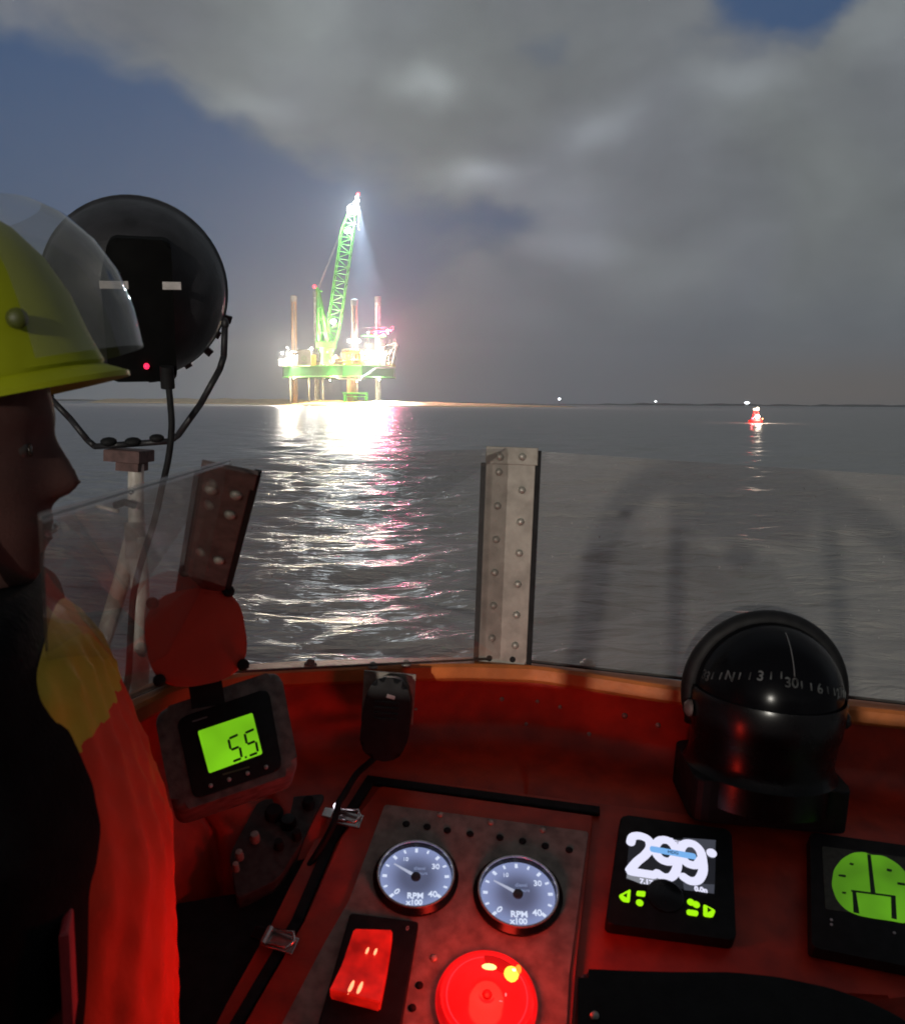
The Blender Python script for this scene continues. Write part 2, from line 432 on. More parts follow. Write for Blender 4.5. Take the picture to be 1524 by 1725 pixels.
# far shore, ridge standing in for the band of lit water under the barge
def build_shores():
    LAND = mat('far_land', (0.030, 0.032, 0.030), 0.95, var=0.5, scale=0.02)
    mb = MB()
    def strip(y, x0, x1, hmax, n, seed, depth):
        rnd = random.Random(seed)
        hs = [hmax*(0.35+0.65*rnd.random())*min(1, 6*min(k/n, 1-k/n)+0.05) for k in range(n+1)]
        rings = []
        for k in range(n+1):
            x = x0+(x1-x0)*k/n
            rings.append([(x, y, -0.5), (x, y+depth*0.3, hs[k]*0.8), (x, y+depth*0.6, hs[k]), (x, y+depth, -0.5)])
        mb.loft(rings, closed=True)
    strip(1750, 150, 1500, 5.0, 60, 3, 60)
    strip(1900, -1400, 300, 5, 50, 4, 60)
    o = mb.build('shoreline', LAND, smooth=True); structure(o)
    GLOWBAND = mat('water_glow_band', (0.46, 0.36, 0.20), 0.8, var=0.3, scale=0.2)
    mb = MB(); n = 90; rings = []
    key = [(180, 860, 3.6), (300, 780, 4.2), (420, 640, 3.9), (540, 520, 3.2), (640, 490, 2.9), (740, 490, 2.3), (860, 500, 1.5), (960, 540, 0.4)]
    for k in range(n+1):
        px = 180 + 780*k/n
        for (a, b) in zip(key, key[1:]):
            if a[0] <= px <= b[0]: break
        t = (px-a[0])/(b[0]-a[0]); Y = a[1]+(b[1]-a[1])*t; h = a[2]+(b[2]-a[2])*t
        h *= 1.0 + 0.06*sin(k*1.7) + 0.05*sin(k*0.61)
        x = at(px, 680, Y).x
        rings.append([(x, Y-52, -0.3), (x, Y-30, h*0.33), (x, Y-12, h*0.75), (x, Y, h), (x, Y+4, h*0.9), (x, Y+25, -0.3)])
    mb.loft(rings, closed=True)
    structure(mb.build('water_glow_ridge', GLOWBAND, smooth=True))  # ridge built in place of warm light reflected on the far water
build_shores()

# ------------------------------------------------------------------ jack-up barge with crane, far out on the water
D_RIG = 520.0
RX, RY = 1524/360.0, 1693/400.0
def RC(x, y, dy=0.0):               # rig survey: sideways / height / depth
    return at(400 + x/RX, 300 + y/RY, D_RIG + dy)
RS = D_RIG/FPX/RX                   # metres per survey unit
def rx(x): return RC(x, 1500).x
def rz(y): return RC(705, y).z
GREEN = mat('barge_green', (0.008, 0.13, 0.016), 0.5, var=0.25, scale=0.4)
LIME = mat('crane_green', (0.05, 0.36, 0.025), 0.45, var=0.2, scale=0.5)
RUST = mat('leg_rust', (0.19, 0.10, 0.045), 0.75, var=0.45, scale=0.7, dirt=(0.08, 0.04, 0.025))
LEGGREY = mat('leg_grey', (0.36, 0.36, 0.33), 0.65, var=0.35, scale=0.6, dirt=(0.18, 0.15, 0.11))
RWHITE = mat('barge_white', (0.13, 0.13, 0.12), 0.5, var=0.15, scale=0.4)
RYEL = mat('barge_yellow', (0.30, 0.18, 0.025), 0.5, var=0.25, scale=0.5)
RRED = mat('heli_red', (0.60, 0.02, 0.03), 0.35, var=0.15, scale=0.5)
RDARK = mat('barge_dark', (0.05, 0.05, 0.05), 0.6, var=0.3, scale=0.5)
BULB = emis('floodlight_glow', (1.0, 0.97, 0.90), 14.0, sampling='NONE')
BULBC = emis('cool_floodlight_glow', (0.93, 0.98, 1.0), 16.0, sampling='NONE')
BULBW = emis('warm_floodlight_glow', (1.0, 0.80, 0.45), 10.0, sampling='NONE')
BULBR = emis('red_obstruction_glow', (1.0, 0.03, 0.05), 6.0, sampling='NONE')

def lamp(name, p, power, col, parent, r=0.6, spot=None, aim=None, blend=0.5):
    ld = bpy.data.lights.new(name, 'SPOT' if spot else 'POINT')
    ld.energy = power; ld.color = col; ld.shadow_soft_size = r
    o = bpy.data.objects.new(name, ld); COL.objects.link(o)
    if spot:
        ld.spot_size = radians(spot); ld.spot_blend = blend
        q = (Vector(aim)-Vector(p)).to_track_quat('-Z', 'Y').to_matrix().to_4x4()
    else: q = Matrix.Identity(4)
    q.translation = Vector(p) - parent.matrix_world.translation
    o.parent = parent; o.matrix_local = q
    return o
WARMW, COOLW, YELW = (1.0, 0.93, 0.80), (0.86, 0.95, 1.0), (1.0, 0.78, 0.42)
def floodlight(p, parent, power, kind='w', r=0.9, light=True):
    """lamp head: housing with a round lens facing the boat"""
    org = parent.matrix_world.translation
    p = Vector(p)
    col, bm_ = {'w': (WARMW, BULB), 'c': (COOLW, BULBC), 'y': (YELW, BULBW), 'r': ((1, 0.05, 0.06), BULBR), 'm': ((1, 0.10, 0.28), BULBR)}[kind]
    mb = MB(); mb.ball(p, r, 10, (1, 0.7, 0.9))
    fl = mb.build('floodlight' if kind != 'r' else 'warning_lamp', bm_, parent, smooth=True, origin=org)
    mb = MB(); mb.box(p.x-r*0.75, p.x+r*0.75, p.y+r*0.72, p.y+r*1.3, p.z-r*0.6, p.z+r*0.6)
    mb.tube([p+Vector((0, r, -r*0.4)), p+Vector((0, r, -r*2.0))], 0.12, 5)
    mb.build('housing', RDARK, fl, origin=org)
    if light: lamp('floodlight_beam', p+Vector((0, -r*1.05, 0)), power*PWR, col, parent, r=r*0.9)
PWR = 1.0

def build_rig():
    cx = rx(705)
    base = Vector((cx, D_RIG, 0))
    T = thing('jackup_barge', base, 'floodlit green jack-up barge standing on four tall round legs out at sea', 'barge')
    bpy.context.view_layer.update()
    b = lambda mb, n, m, p=T, s=False: mb.build(n, m, p, smooth=s, origin=base)
    SC_ = RS
    legs = {'L': (400, 6, 835), 'B': (525, 24, 805), 'F': (868, -24, 862), 'R': (1005, -6, 842)}
    z0, z1 = rz(1425), rz(1345)
    # hull with bevelled corners
    X = lambda c: (c-705)*SC_ + cx
    hp = [(X(305), D_RIG+9), (X(345), D_RIG-3), (X(800), D_RIG-33), (X(925), D_RIG-33), (X(1118), D_RIG-10), (X(1122), D_RIG+2), (X(640), D_RIG+36), (X(500), D_RIG+36)]
    mb = MB(); mb.prism(hp, z0, z1)
    b(mb, 'hull', GREEN)
    mb = MB()
    for i in range(len(hp)):                                  # rubbing strakes round the hull
        p, q = Vector((*hp[i], 0)), Vector((*hp[(i+1) % len(hp)], 0))
        for z in (z0+0.35, z1-0.3): mb.tube([p+Vector((0, 0, z)), q+Vector((0, 0, z))], 0.35, 6)
    # sloping yellow-white gangway bands on the hull front
    b(mb, 'rubbing_strake', LIME)
    mb = MB()
    def band(c0, y0, c1, y1, dy0, dy1, r=0.55):
        mb.tube([RC(c0, y0, dy0), RC(c1, y1, dy1)], r, 6)
    band(600, 1345, 720, 1425, -17, -27); band(720, 1425, 880, 1438, -28.5, -34.5); band(880, 1425, 985, 1355, -35, -26); band(985, 1352, 1120, 1350, -27, -9)
    b(mb, 'gangway', RWHITE)
    # railing round the deck edge
    mb = MB()
    for i in range(len(hp)):
        p, q = Vector((*hp[i], z1)), Vector((*hp[(i+1) % len(hp)], z1))
        for h in (0.7, 1.4): mb.tube([p+Vector((0, 0, h)), q+Vector((0, 0, h))], 0.09, 4)
        n = max(2, int((q-p).length/3))
        for k in range(n):
            s = p.lerp(q, k/n); mb.tube([s, s+Vector((0, 0, 1.4))], 0.09, 4)
    b(mb, 'railing', RYEL)
    for key, (c, dy, top) in legs.items():
        x, y = X(c), D_RIG+dy
        zt = RC(c, top, dy).z; r = 20*SC_
        m4 = Matrix.Translation((x, y, 0))
        mb = MB(); mb.lathe([(r, -3), (r, zt-3.4)], 20, m4)
        lg = b(mb, 'leg', RUST if key in 'LF' else LEGGREY, s='auto')
        mb = MB(); mb.lathe([(r*1.22, zt-3.6), (r*1.22, zt-0.4), (r*0.8, zt)], 20, m4); b(mb, 'cap', RWHITE, lg, 'auto')
        mb = MB(); mb.box(-0.35, 0.35, -0.15, 0.12, z1+8, zt-5, m4 @ Matrix.Rotation(radians(10), 4, 'Z') @ Matrix.Translation((0, -r, 0))); b(mb, 'rack', RDARK, lg)
        # jack house
        w = 60*SC_
        if key in 'BR':
            c2 = 525 if key == 'B' else 1025; dy2 = -22 if key == 'B' else -20
            mb = MB(); x2 = X(c2)
            mb.box(x2-46*SC_, x2+46*SC_, D_RIG+dy2, D_RIG+dy2+5, z1, rz(1238), bevel=0.3)
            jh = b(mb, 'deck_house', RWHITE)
            # round emblem and name bar on its face
            zc = RC(c2, 1285 if key == 'B' else 1305, dy2).z
            mm = Matrix.Translation((x2, D_RIG+dy2-0.06, zc)) @ Matrix.Rotation(radians(90), 4, 'X')
            mb = MB()
            for k in range(6):
                a0 = 2*pi*k/6
                pr = [(cos(a0+t)*q, sin(a0+t)*q) for t, q in ((0.0, 1.0), (0.55, 1.55), (0.85, 1.45), (0.8, 0.95), (0.5, 0.9))]
                mb.prism(pr, 0, 0.05, mm)
            b(mb, 'emblem', GREEN, jh)
            mb = MB(); mb.box(-1.6, 1.6, -2.7, -2.35, 0, 0.05, mm); mb.box(-1.6, 1.6, -3.2, -2.95, 0, 0.05, mm); b(mb, 'name_bar', RDARK, jh)
        mb = MB()
        hh = 8 if key != 'F' else 6.5
        for (dx, dyy) in ((-1, -1), (1, -1), (1, 1), (-1, 1)):
            mb.box(x+dx*w*0.62-1, x+dx*w*0.62+1, y+dyy*w*0.62-1, y+dyy*w*0.62+1, z1, z1+hh)
        mb.box(x-w*0.85, x+w*0.85, y-w*0.85, y+w*0.85, z1+hh, z1+hh+1.1)
        mb.box(x-w*0.75, x+w*0.75, y-w*0.75, y+w*0.75, z1+hh*0.45, z1+hh*0.55)
        b(mb, 'jack_frame', RYEL if key in 'F' else RWHITE)
        if key == 'F':
            mb = MB(); mb.lathe([(38*SC_, z0-0.3), (38*SC_, z1+0.6)], 20, m4); b(mb, 'leg_casing', GREEN, s='auto')
            # boat landing: lattice cage round the foot of the leg
            mb = MB(); za, zb = 0.2, rz(1540)
            q = [(x-5.5, y-4), (x+6.5, y-4), (x+6.5, y+4), (x-5.5, y+4)]
            for i in range(4):
                p0, p1 = q[i], q[(i+1) % 4]
                mb.tube([(*p0, za-2), (*p0, zb)], 0.3, 6)
                for z in (zb, zb-1.5, za+0.6): mb.tube([(*p0, z), (*p1, z)], 0.25, 6)
                for k in range(4):
                    t0, t1 = k/4, (k+1)/4
                    a0 = (p0[0]+(p1[0]-p0[0])*t0, p0[1]+(p1[1]-p0[1])*t0); a1 = (p0[0]+(p1[0]-p0[0])*t1, p0[1]+(p1[1]-p0[1])*t1)
                    mb.tube([(*a0, za if k % 2 else zb-1.5), (*a1, zb-1.5 if k % 2 else za)], 0.16, 5)
            mb.box(x-6.5, x+6.5, y-5.5, y+5.5, zb+0.3, zb+0.7)
            b(mb, 'boat_landing', LIME)
    # deck cargo, containers, winches, pipe racks
    rnd = random.Random(5)
    boxes = [(335, -2, 60, 50, 22), (395, -6, 80, 55, 30), (455, -10, 60, 72, 28), (430, 8, 90, 40, 40), (585, -20, 30, 70, 20), (735, -24, 50, 60, 26), (770, -28, 60, 40, 20), (790, -10, 80, 95, 40), (690, -16, 40, 55, 30)]
    for (c, dy, w, h, dp) in boxes:
        mb = MB(); ww, hh, dd = w*SC_*0.5, h*SC_, dp*SC_*0.5
        yy = D_RIG+dy
        mb.box(X(c)-ww, X(c)+ww, yy-dd, yy+dd, z1, z1+hh, bevel=0.12)
        for k in range(6):
            xx = X(c)-ww+2*ww*(k+0.5)/6
            mb.box(xx-0.12, xx+0.12, yy-dd-0.12, yy-dd+0.05, z1+0.3, z1+hh-0.3)
        b(mb, 'deck_container', RYEL if c in (585, 770, 735) else RWHITE)
    # yellow leg platform at the front corner
    mb = MB(); zt = rz(1268)
    mb.box(X(805), X(920), D_RIG-36, D_RIG-14, zt, zt+0.7)
    for k in range(7):
        xx = X(805)+(X(920)-X(805))*k/6
        mb.tube([(xx, D_RIG-36, zt-3.5), (xx, D_RIG-36, zt+1.8)], 0.22, 5)
    mb.tube([(X(805), D_RIG-36, zt+1.8), (X(920), D_RIG-36, zt+1.8)], 0.18, 5); mb.box(X(805), X(920), D_RIG-36, D_RIG-34, zt-4, zt-3.4)
    b(mb, 'leg_platform', RYEL)
    # accommodation block with windows
    mb = MB()
    xa, xb = X(880), X(1085); ya = D_RIG+1
    mb.box(xa, xb, ya, ya+12, z1, rz(1215)); mb.box(xa+1.5, xb-3, ya+1, ya+12, rz(1215), rz(1170))
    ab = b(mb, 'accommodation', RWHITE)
    for row, zz in enumerate((z1+1.6, z1+4.4, z1+7.2)):
        for k in range(8):
            mb = MB(); xx = xa+1.2+(xb-xa-2.4)*k/7
            mb.box(xx-0.5, xx+0.5, ya-0.05, ya+0.1, zz, zz+1.1); b(mb, 'window', BULBW if (k+row) % 3 else RDARK, ab)
    for c, h in ((905, 1150), (925, 1165), (945, 1150), (1050, 1150)):
        mb = MB(); mb.tube([(X(c), ya+3, rz(1170)), (X(c), ya+3, rz(h))], 0.15, 5); b(mb, 'mast', RWHITE)
    mb = MB(); mb.tube([(X(890), ya+0.5, rz(1150)), (X(990), ya+0.5, rz(1150))], 0.14, 5); b(mb, 'aerial', RWHITE)
    # helideck on the right: deck, truss and safety net
    for c in (1040, 1065, 1090, 1115, 1132):
        mb = MB(); p = Vector((X(c), D_RIG-9, rz(1180))); mb.tube([p, p+Vector((0, 0, 2.6))], 0.2, 5); b(mb, 'net_post', RWHITE)
    P0, P1 = RC(1030, 1200, -9), RC(1135, 1170, -9); P2, P3 = RC(1040, 1335, -9), RC(1100, 1335, -9)
    for yy in (-9, 9):
        mb = MB()
        for a, c in ((P0, P1), (P1, P3), (P0, P2), (P0, P3), (P1, P2)): mb.tube([a+Vector((0, yy+9, 0)), c+Vector((0, yy+9, 0))], 0.3, 5)
        for k in range(5):
            t = k/5; u = (k+1)/5
            mb.tube([P1.lerp(P3, t)+Vector((0, yy+9, 0)), (P1.lerp(P3, u)-Vector((3, -yy-9, 0)))], 0.2, 5)
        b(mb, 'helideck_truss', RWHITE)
    mb = MB(); mb.prism([(X(985)+cos(a)*0+7.5*cos(a), D_RIG-14+7.5*sin(a)) for a in [2*pi*(k+.5)/8 for k in range(8)]], rz(1140), rz(1132)); b(mb, 'helideck', GREEN)
    for c in (945, 1030):
        mb = MB(); mb.tube([(X(c), D_RIG-14, z1), (X(c), D_RIG-14, rz(1140))], 0.3, 6); b(mb, 'deck_strut', RWHITE)
    for c, dy in ((385, -2), (525, -6), (545, 6), (630, -12), (1015, -4)):
        mb = MB(); mb.tube([(X(c), D_RIG+dy, -3), (X(c), D_RIG+dy, z0)], 0.5, 8); b(mb, 'caisson_pipe', LEGGREY, s=True)
    x, y = X(845), D_RIG-24
    mb = MB(); mb.lathe([(30*SC_, -3), (30*SC_, z0)], 20, Matrix.Translation((x, y, 0))); b(mb, 'leg_sleeve', RUST, s='auto')
    # lamps
    FL = [(320, 1245, -5, 0.9, 'w', 1.5), (355, 1208, -2, .35, 'w', .7), (385, 1262, -9, 0.9, 'w', 1.4), (432, 1268, -12, 0.9, 'w', 1.6), (340, 1320, -7, .5, 'w', 1.0), (470, 1265, -14, .5, 'y', .9),
          (505, 1232, -20, 1.0, 'w', 1.7), (528, 1215, -20, 0.9, 'w', 1.5), (700, 1268, -26, 0.7, 'y', 1.1), (686, 1305, -26, .35, 'y', .8),
          (795, 1160, -24, 1.0, 'w', 1.7), (828, 1152, -24, 1.1, 'w', 1.9), (868, 1160, -26, 1.0, 'w', 1.7), (830, 1290, -37, .35, 'y', .8), (885, 1240, -26, 0.8, 'w', 1.5),
          (920, 1238, -12, 1.0, 'w', 1.7), (960, 1246, -12, 0.9, 'w', 1.6), (1000, 1238, -14, 1.0, 'w', 1.8), (1058, 1250, -14, 0.8, 'w', 1.4), (1085, 1245, -12, .4, 'y', .8), (930, 1275, -13, .7, 'w', 1.4), (760, 1330, -28, .3, 'y', .7), (985, 1275, -22, .5, 'w', 1.2)]
    for (c, y, dy, pw, kd, r) in FL:
        floodlight(RC(c, y, dy), T, pw*RIG_W, kd, r=r*0.62)
    # low lamps under the deck edge that wash the sea and the added ridge
    for (c, y, dy, kd) in ((400, 1425, -8, 'y'), (660, 1440, -28, 'y'), (850, 1450, -37, 'y'), (1010, 1435, -20, 'w')):
        floodlight(RC(c, y, dy), T, 1.1*RIG_W, kd, r=0.5)
    return T
RIG_W = 46000.0
RIG = build_rig()

def lattice(mb, path, w, n, rc, rd):
    """square lattice boom along a polyline; w = list of widths per path point"""
    P = [Vector(p) for p in path]
    dirs = (P[-1]-P[0]).normalized()
    s1 = Vector((0, 1, 0)); s1 = (s1-dirs*s1.dot(dirs)).normalized(); s2 = dirs.cross(s1)
    L = [0]
    for a, c in zip(P, P[1:]): L.append(L[-1]+(c-a).length)
    def ptw(t):
        d = t*L[-1]
        for i in range(len(P)-1):
            if d <= L[i+1]+1e-6:
                u = (d-L[i])/(L[i+1]-L[i]); return P[i].lerp(P[i+1], u), w[i]+(w[i+1]-w[i])*u
        return P[-1], w[-1]
    sg = [(-1, -1), (1, -1), (1, 1), (-1, 1)]
    st = []
    for k in range(n+1):
        p, q = ptw(k/n); st.append([p + s2*(a*q/2) + s1*(c*q/2) for a, c in sg])
    for k in range(n):
        for i in range(4):
            mb.tube([st[k][i], st[k+1][i]], rc, 5, cap=False)
            j = (i+1) % 4
            a, c = (i, j) if k % 2 else (j, i)
            if i != 2: mb.tube([st[k][a], st[k+1][c]], rd, 4, cap=False)
            if i == 0: mb.tube([st[k][i], st[k][j]], rd, 4, cap=False)
def build_crane():
    foot = RC(640, 1345, -16)
    T = thing('lattice_crane', foot, 'tall bright green lattice boom crane rising from the barge deck, lit white at its tip', 'crane')
    bpy.context.view_layer.update()
    b = lambda mb, n, m, p=T, s=False: mb.build(n, m, p, smooth=s, origin=foot)
    dy = -16
    mb = MB(); m4 = Matrix.Translation((foot.x, foot.y, 0))
    mb.lathe([(5.0, rz(1352)), (3.6, rz(1325)), (3.2, rz(1265)), (4.3, rz(1235)), (4.3, rz(1225))], 24, m4); b(mb, 'pedestal', LIME, s='auto')
    mb = MB(); mb.box(foot.x-5.5, foot.x+4.5, foot.y-4, foot.y+5, rz(1224), rz(1180), bevel=0.4)
    mb.box(foot.x+1.5, foot.x+4.2, foot.y-5.2, foot.y-4, rz(1222), rz(1195)); b(mb, 'slewing_house', LIME)
    # A-frame
    top = RC(572, 795, dy+2)
    for s in (-1, 1):
        mb = MB()
        o = Vector((0, 3.2*s, 0))
        mb.tube([RC(648, 1175, dy)+o, top+o*0.5], 1.1, 8)
        q = [RC(592, 1185, dy)+o, RC(578, 1010, dy)+o, top+o*0.5]
        mb.tube(q, 0.8, 8)
        for (a, c) in (((590, 1100), (632, 1095)), ((583, 1010), (612, 1005)), ((577, 930), (597, 925))): mb.tube([RC(*a, dy)+o*0.8, RC(*c, dy)+o*0.8], 0.4, 6)
        b(mb, 'mast_leg', LIME, s=True)
    mb = MB()
    mb.prism([(-1, 0), (1, 0), (0.55, 12), (-0.3, 12)], -0.2, 0.2, Matrix.Translation(RC(585, 1175, dy+3)) @ Matrix.Rotation(radians(90), 4, 'X') @ Matrix.Diagonal((2.2, 1.4, 1, 1)))
    b(mb, 'mast_panel', GREEN)
    mb = MB(); mb.tube([top+Vector((0, -2.5, 0)), top+Vector((0, 2.5, 0))], 1.0, 10); mb.tube([top, top+Vector((2.6, 0, -1))], 0.5, 6); b(mb, 'sheave', LIME)
    # main boom and fly jib
    path = [RC(672, 1195, dy), RC(680, 1110, dy), RC(695, 1000, dy), RC(785, 385, dy), RC(822, 225, dy)]
    w = [3.0, 5.6, 6.7, 6.7, 3.4]
    mb = MB(); lattice(mb, path, w, 19, 0.36, 0.2); b(mb, 'boom', LIME)
    mb = MB()
    hd = RC(822, 222, dy)
    mb.box(hd.x-3.0, hd.x+2.6, hd.y-2, hd.y+2, hd.z-3, hd.z+1.5, bevel=0.4)
    mb.tube([hd+Vector((-2.5, 0, 1)), RC(805, 185, dy)], 0.6, 8); b(mb, 'boom_head', RWHITE)
    mb = MB(); lattice(mb, [RC(835, 215, dy), RC(856, 135, dy)], [2.8, 1.2], 5, 0.22, 0.12)
    mb.tube([RC(805, 185, dy), RC(856, 140, dy)], 0.12, 5); b(mb, 'fly_jib', RWHITE)
    mb = MB()
    for o in (-1.5, 1.5):
        ov = Vector((0, o, 0))
        mb.tube([top+ov, RC(738, 380, dy)+ov], 0.09, 5); mb.tube([RC(738, 380, dy)+ov, RC(805, 195, dy)+ov], 0.14, 5)
        mb.tube([top+ov, RC(592, 1180, dy)+ov], 0.08, 5)
    b(mb, 'pendant_rope', LEGGREY)
    mb = MB(); mb.tube([RC(862, 180, dy), RC(862, 330, dy)], 0.10, 5)
    h = RC(862, 335, dy); mb.ball(h, 0.9, 8, (0.8, 0.8, 1.4)); mb.tube([h, h+Vector((0, 0, -2)), h+Vector((0.8, 0, -2.6))], 0.25, 6); b(mb, 'hook_block', RYEL)
    for (c, y, d2, pw, kd, r) in ((856, 158, -2, 1.0, 'c', 1.5), (850, 135, -2, .6, 'c', 1.2), (846, 205, -3, 1.0, 'c', 1.4), (852, 242, -3, .8, 'c', 1.2), (802, 205, -3, 0.9, 'c', 1.5), (790, 232, -3, .6, 'c', 1.0),
                                  (833, 322, -5, .6, 'c', 1.1), (778, 378, -5, 1.0, 'c', 1.7), (808, 380, -5, 1.0, 'c', 1.7), (796, 362, -5, .8, 'c', 1.3), (675, 1022, -6, 1.0, 'w', 1.7), (690, 1018, -6, .9, 'w', 1.6), (684, 1035, -6, .8, 'w', 1.3), (640, 1240, -8, .12, 'y', .5)):
        floodlight(RC(c, y, dy+d2), T, pw*RIG_W*0.5, kd, r=r*0.75)
    for (c, y, d2) in ((860, 112, 0), (548, 772, 2)):
        floodlight(RC(c, y, dy+d2), T, 1200, 'r', r=1.1)
    tip = RC(866, 190, dy-6)
    lamp('work_spotlight', tip, BEAM_W, (0.62, 0.78, 1.0), T, r=0.5, spot=32, aim=RC(935, 1400, dy-30), blend=1.0)
BEAM_W = 11000000.0
build_crane()

def build_heli():
    o = RC(995, 1132, -14)
    T = thing('helicopter', o, 'red and white helicopter parked on the helideck at the right of the barge', 'helicopter')
    bpy.context.view_layer.update()
    b = lambda mb, n, m, p=T, s=True: mb.build(n, m, p, smooth=s, origin=o)
    c = RC(1000, 1098, -14)
    mb = MB(); rings = []
    for (x, ry, rz_, dz) in ((-5.2, .15, .15, -.3), (-4.6, .8, .75, -.2), (-3.2, 1.2, 1.25, 0), (-1, 1.35, 1.5, .1), (1.2, 1.2, 1.35, .15), (2.8, .7, .8, .5), (5.5, .35, .4, .8), (8.0, .25, .3, 1.0)):
        rings.append([(c.x+x, c.y+ry*cos(a), c.z+dz+rz_*sin(a)) for a in [2*pi*k/12 for k in range(12)]])
    mb.loft(rings); b(mb, 'fuselage', RRED)
    mb = MB(); mb.ball(c+Vector((-4.1, 0, .2)), 1.0, 10, (1.0, 1.0, .8)); mb.ball(c+Vector((-1.0, -.75, .3)), .8, 10, (1.2, .9, .7)); mb.ball(c+Vector((7.4, -.2, 1.2)), .9, 8, (.9, .5, .9)); b(mb, 'white_panel', RWHITE)
    mb = MB(); mb.prism([(6.6, .8), (8.4, .8), (9.0, 3.2), (7.8, 3.2)], -.15, .15, Matrix.Translation(c) @ Matrix.Rotation(radians(90), 4, 'X')); b(mb, 'tail_fin', RRED, s=False)
    mb = MB(); hub = c+Vector((-.8, 0, 2.5))
    mb.tube([c+Vector((-.8, 0, 1.4)), hub], .3, 8)
    for a in (8, 98, 188, 278):
        d = Vector((cos(radians(a)), sin(radians(a)), 0)); mb.tube([hub, hub+d*4+Vector((0, 0, -.02)), hub+d*7.2+Vector((0, 0, -.25))], .16, 5)
    b(mb, 'rotor', RWHITE)
    for s in (-1, 1):
        mb = MB(); z = o.z+.15; y = c.y+s*1.3
        mb.tube([(c.x-3.5, y, z+.3), (c.x-3, y, z), (c.x+2, y, z)], .12, 6)
        for xx in (-2, 1): mb.tube([(c.x+xx, y, z), (c.x+xx, c.y+s*.6, c.z-1)], .1, 5)
        b(mb, 'skid', RDARK)
    for (x, y, z, kd) in ((930, 1102, -4, 'c'), (985, 1110, -4, 'c'), (1070, 1085, -4, 'c')):
        floodlight(RC(x, y, -17), T, 1500, kd, r=.65)
    for (x, y) in ((1040, 1112), (1072, 1105)): floodlight(RC(x, y, -17), T, 85000, 'm', r=.6)
build_heli()

# ------------------------------------------------------------------ red buoy and far lights
def build_buoy():
    Y = 2.0*FPX/(713-683.0)*1.0
    o = at(1272, 712, 100); o.z = 0
    Y = o.y; k = Y/FPX
    T = thing('lit_buoy', o, 'small lit red buoy with white lamps floating on the dark water at the right', 'buoy')
    bpy.context.view_layer.update()
    b = lambda mb, n, m, p=T, s='auto': mb.build(n, m, p, smooth=s)
    RED = mat('buoy_red', (0.55, 0.03, 0.03), 0.45, var=0.25, scale=2)
    mb = MB(); mb.lathe([(0, -.5), (.75, -.35), (.85, .1), (.8, .32), (.4, .42), (0, .42)], 24); b(mb, 'float', RED)
    mb = MB()
    for a in (45, 135, 225, 315):
        d = Vector((cos(radians(a)), sin(radians(a)), 0)); mb.tube([d*.5+Vector((0, 0, .4)), d*.22+Vector((0, 0, 1.35))], .05, 6)
    for z, q in ((.75, .41), (1.05, .32)):
        for i in range(4):
            a, c2 = radians(45+90*i), radians(135+90*i); mb.tube([(q*cos(a), q*sin(a), z), (q*cos(c2), q*sin(c2), z)], .035, 5)
    mb.lathe([(.3, 1.33), (.3, 1.38)], 16); b(mb, 'tower', RED)
    mb = MB(); mb.lathe([(.16, 1.38), (.2, 1.48), (.2, 1.68), (.05, 1.78)], 16, Matrix.Translation((.16, 0, 0))); b(mb, 'lantern', emis('buoy_lantern', (1, .85, .6), 5, sampling='NONE'))
    mb = MB(); mb.ball((-.2, 0, 1.52), .15, 10); mb.ball((0.02, -.05, 1.60), .08, 8); b(mb, 'lantern', emis('buoy_lantern_small', (1, .75, .5), 3, sampling='NONE'))
    mb = MB(); mb.ball((.05, -.42, .72), .3, 12, (1, .5, .85)); b(mb, 'floodlight', emis('buoy_flood', (1, .88, .72), 7, sampling='NONE'))
    mb = MB(); mb.ball((-.5, -.5, .5), .14, 10); b(mb, 'side_lamp', emis('buoy_red_lamp', (1, .05, .08), 6, sampling='NONE'))
    mb = MB(); mb.ball((.62, -.45, .48), .1, 10); b(mb, 'side_lamp', emis('buoy_amber_lamp', (1, .35, .1), 4, sampling='NONE'))
    lamp('buoy_light', o+Vector((.05, -.9, .8)), 700, (1, .80, .62), T, r=.25)
    lamp('buoy_light', o+Vector((-.6, -.75, .55)), 260, (1, .07, .07), T, r=.12)
build_buoy()
def far_light(px, py, r, lab, Y=1500, wide=1):
    p = at(px, py, Y); o = Vector((p.x, Y, 0))
    T = thing('beacon', o, lab, 'beacon', 'far beacons along the horizon')
    h = p.z
    mb = MB(); mb.lathe([(1.6, -1), (1.6, .6), (.5, 1.2), (.4, h-r), (.6, h-r)], 12); mb.build('pillar', RDARK, T)
    mb = MB(); mb.ball((0, 0, h), r, 10, (wide, 1, .8)); mb.build('lamp', emis('beacon_lamp', (.9, .96, 1.0), 9, sampling='NONE'), T, smooth=True)
far_light(942, 672, 2.4, 'small white beacon light on the horizon, just right of the lit band of water')
far_light(1104, 676, 1.9, 'faintest white beacon light on the horizon, midway between the two others')
far_light(1258, 678.5, 2.6, 'wide white beacon light on the horizon, just above the lit red buoy', wide=1.7)

# ------------------------------------------------------------------ night haze
def build_haze():
    mb = MB(); mb.box(-2400, 2400, -2400, 2400, -3, 150)
    m = bpy.data.materials.new('night_haze'); m.use_nodes = True
    N, L = m.node_tree.nodes, m.node_tree.links
    for n in list(N):
        if n.type == 'BSDF_PRINCIPLED': N.remove(n)
    v = N.new('ShaderNodeVolumePrincipled'); v.inputs['Color'].default_value = (.92, .95, 1, 1); v.inputs['Density'].default_value = HAZE
    v.inputs['Anisotropy'].default_value = 0.55
    L.new(v.outputs[0], N['Material Output'].inputs['Volume'])
    o = mb.build('haze', m); structure(o, 'stuff')
HAZE = 0.00038
build_haze()
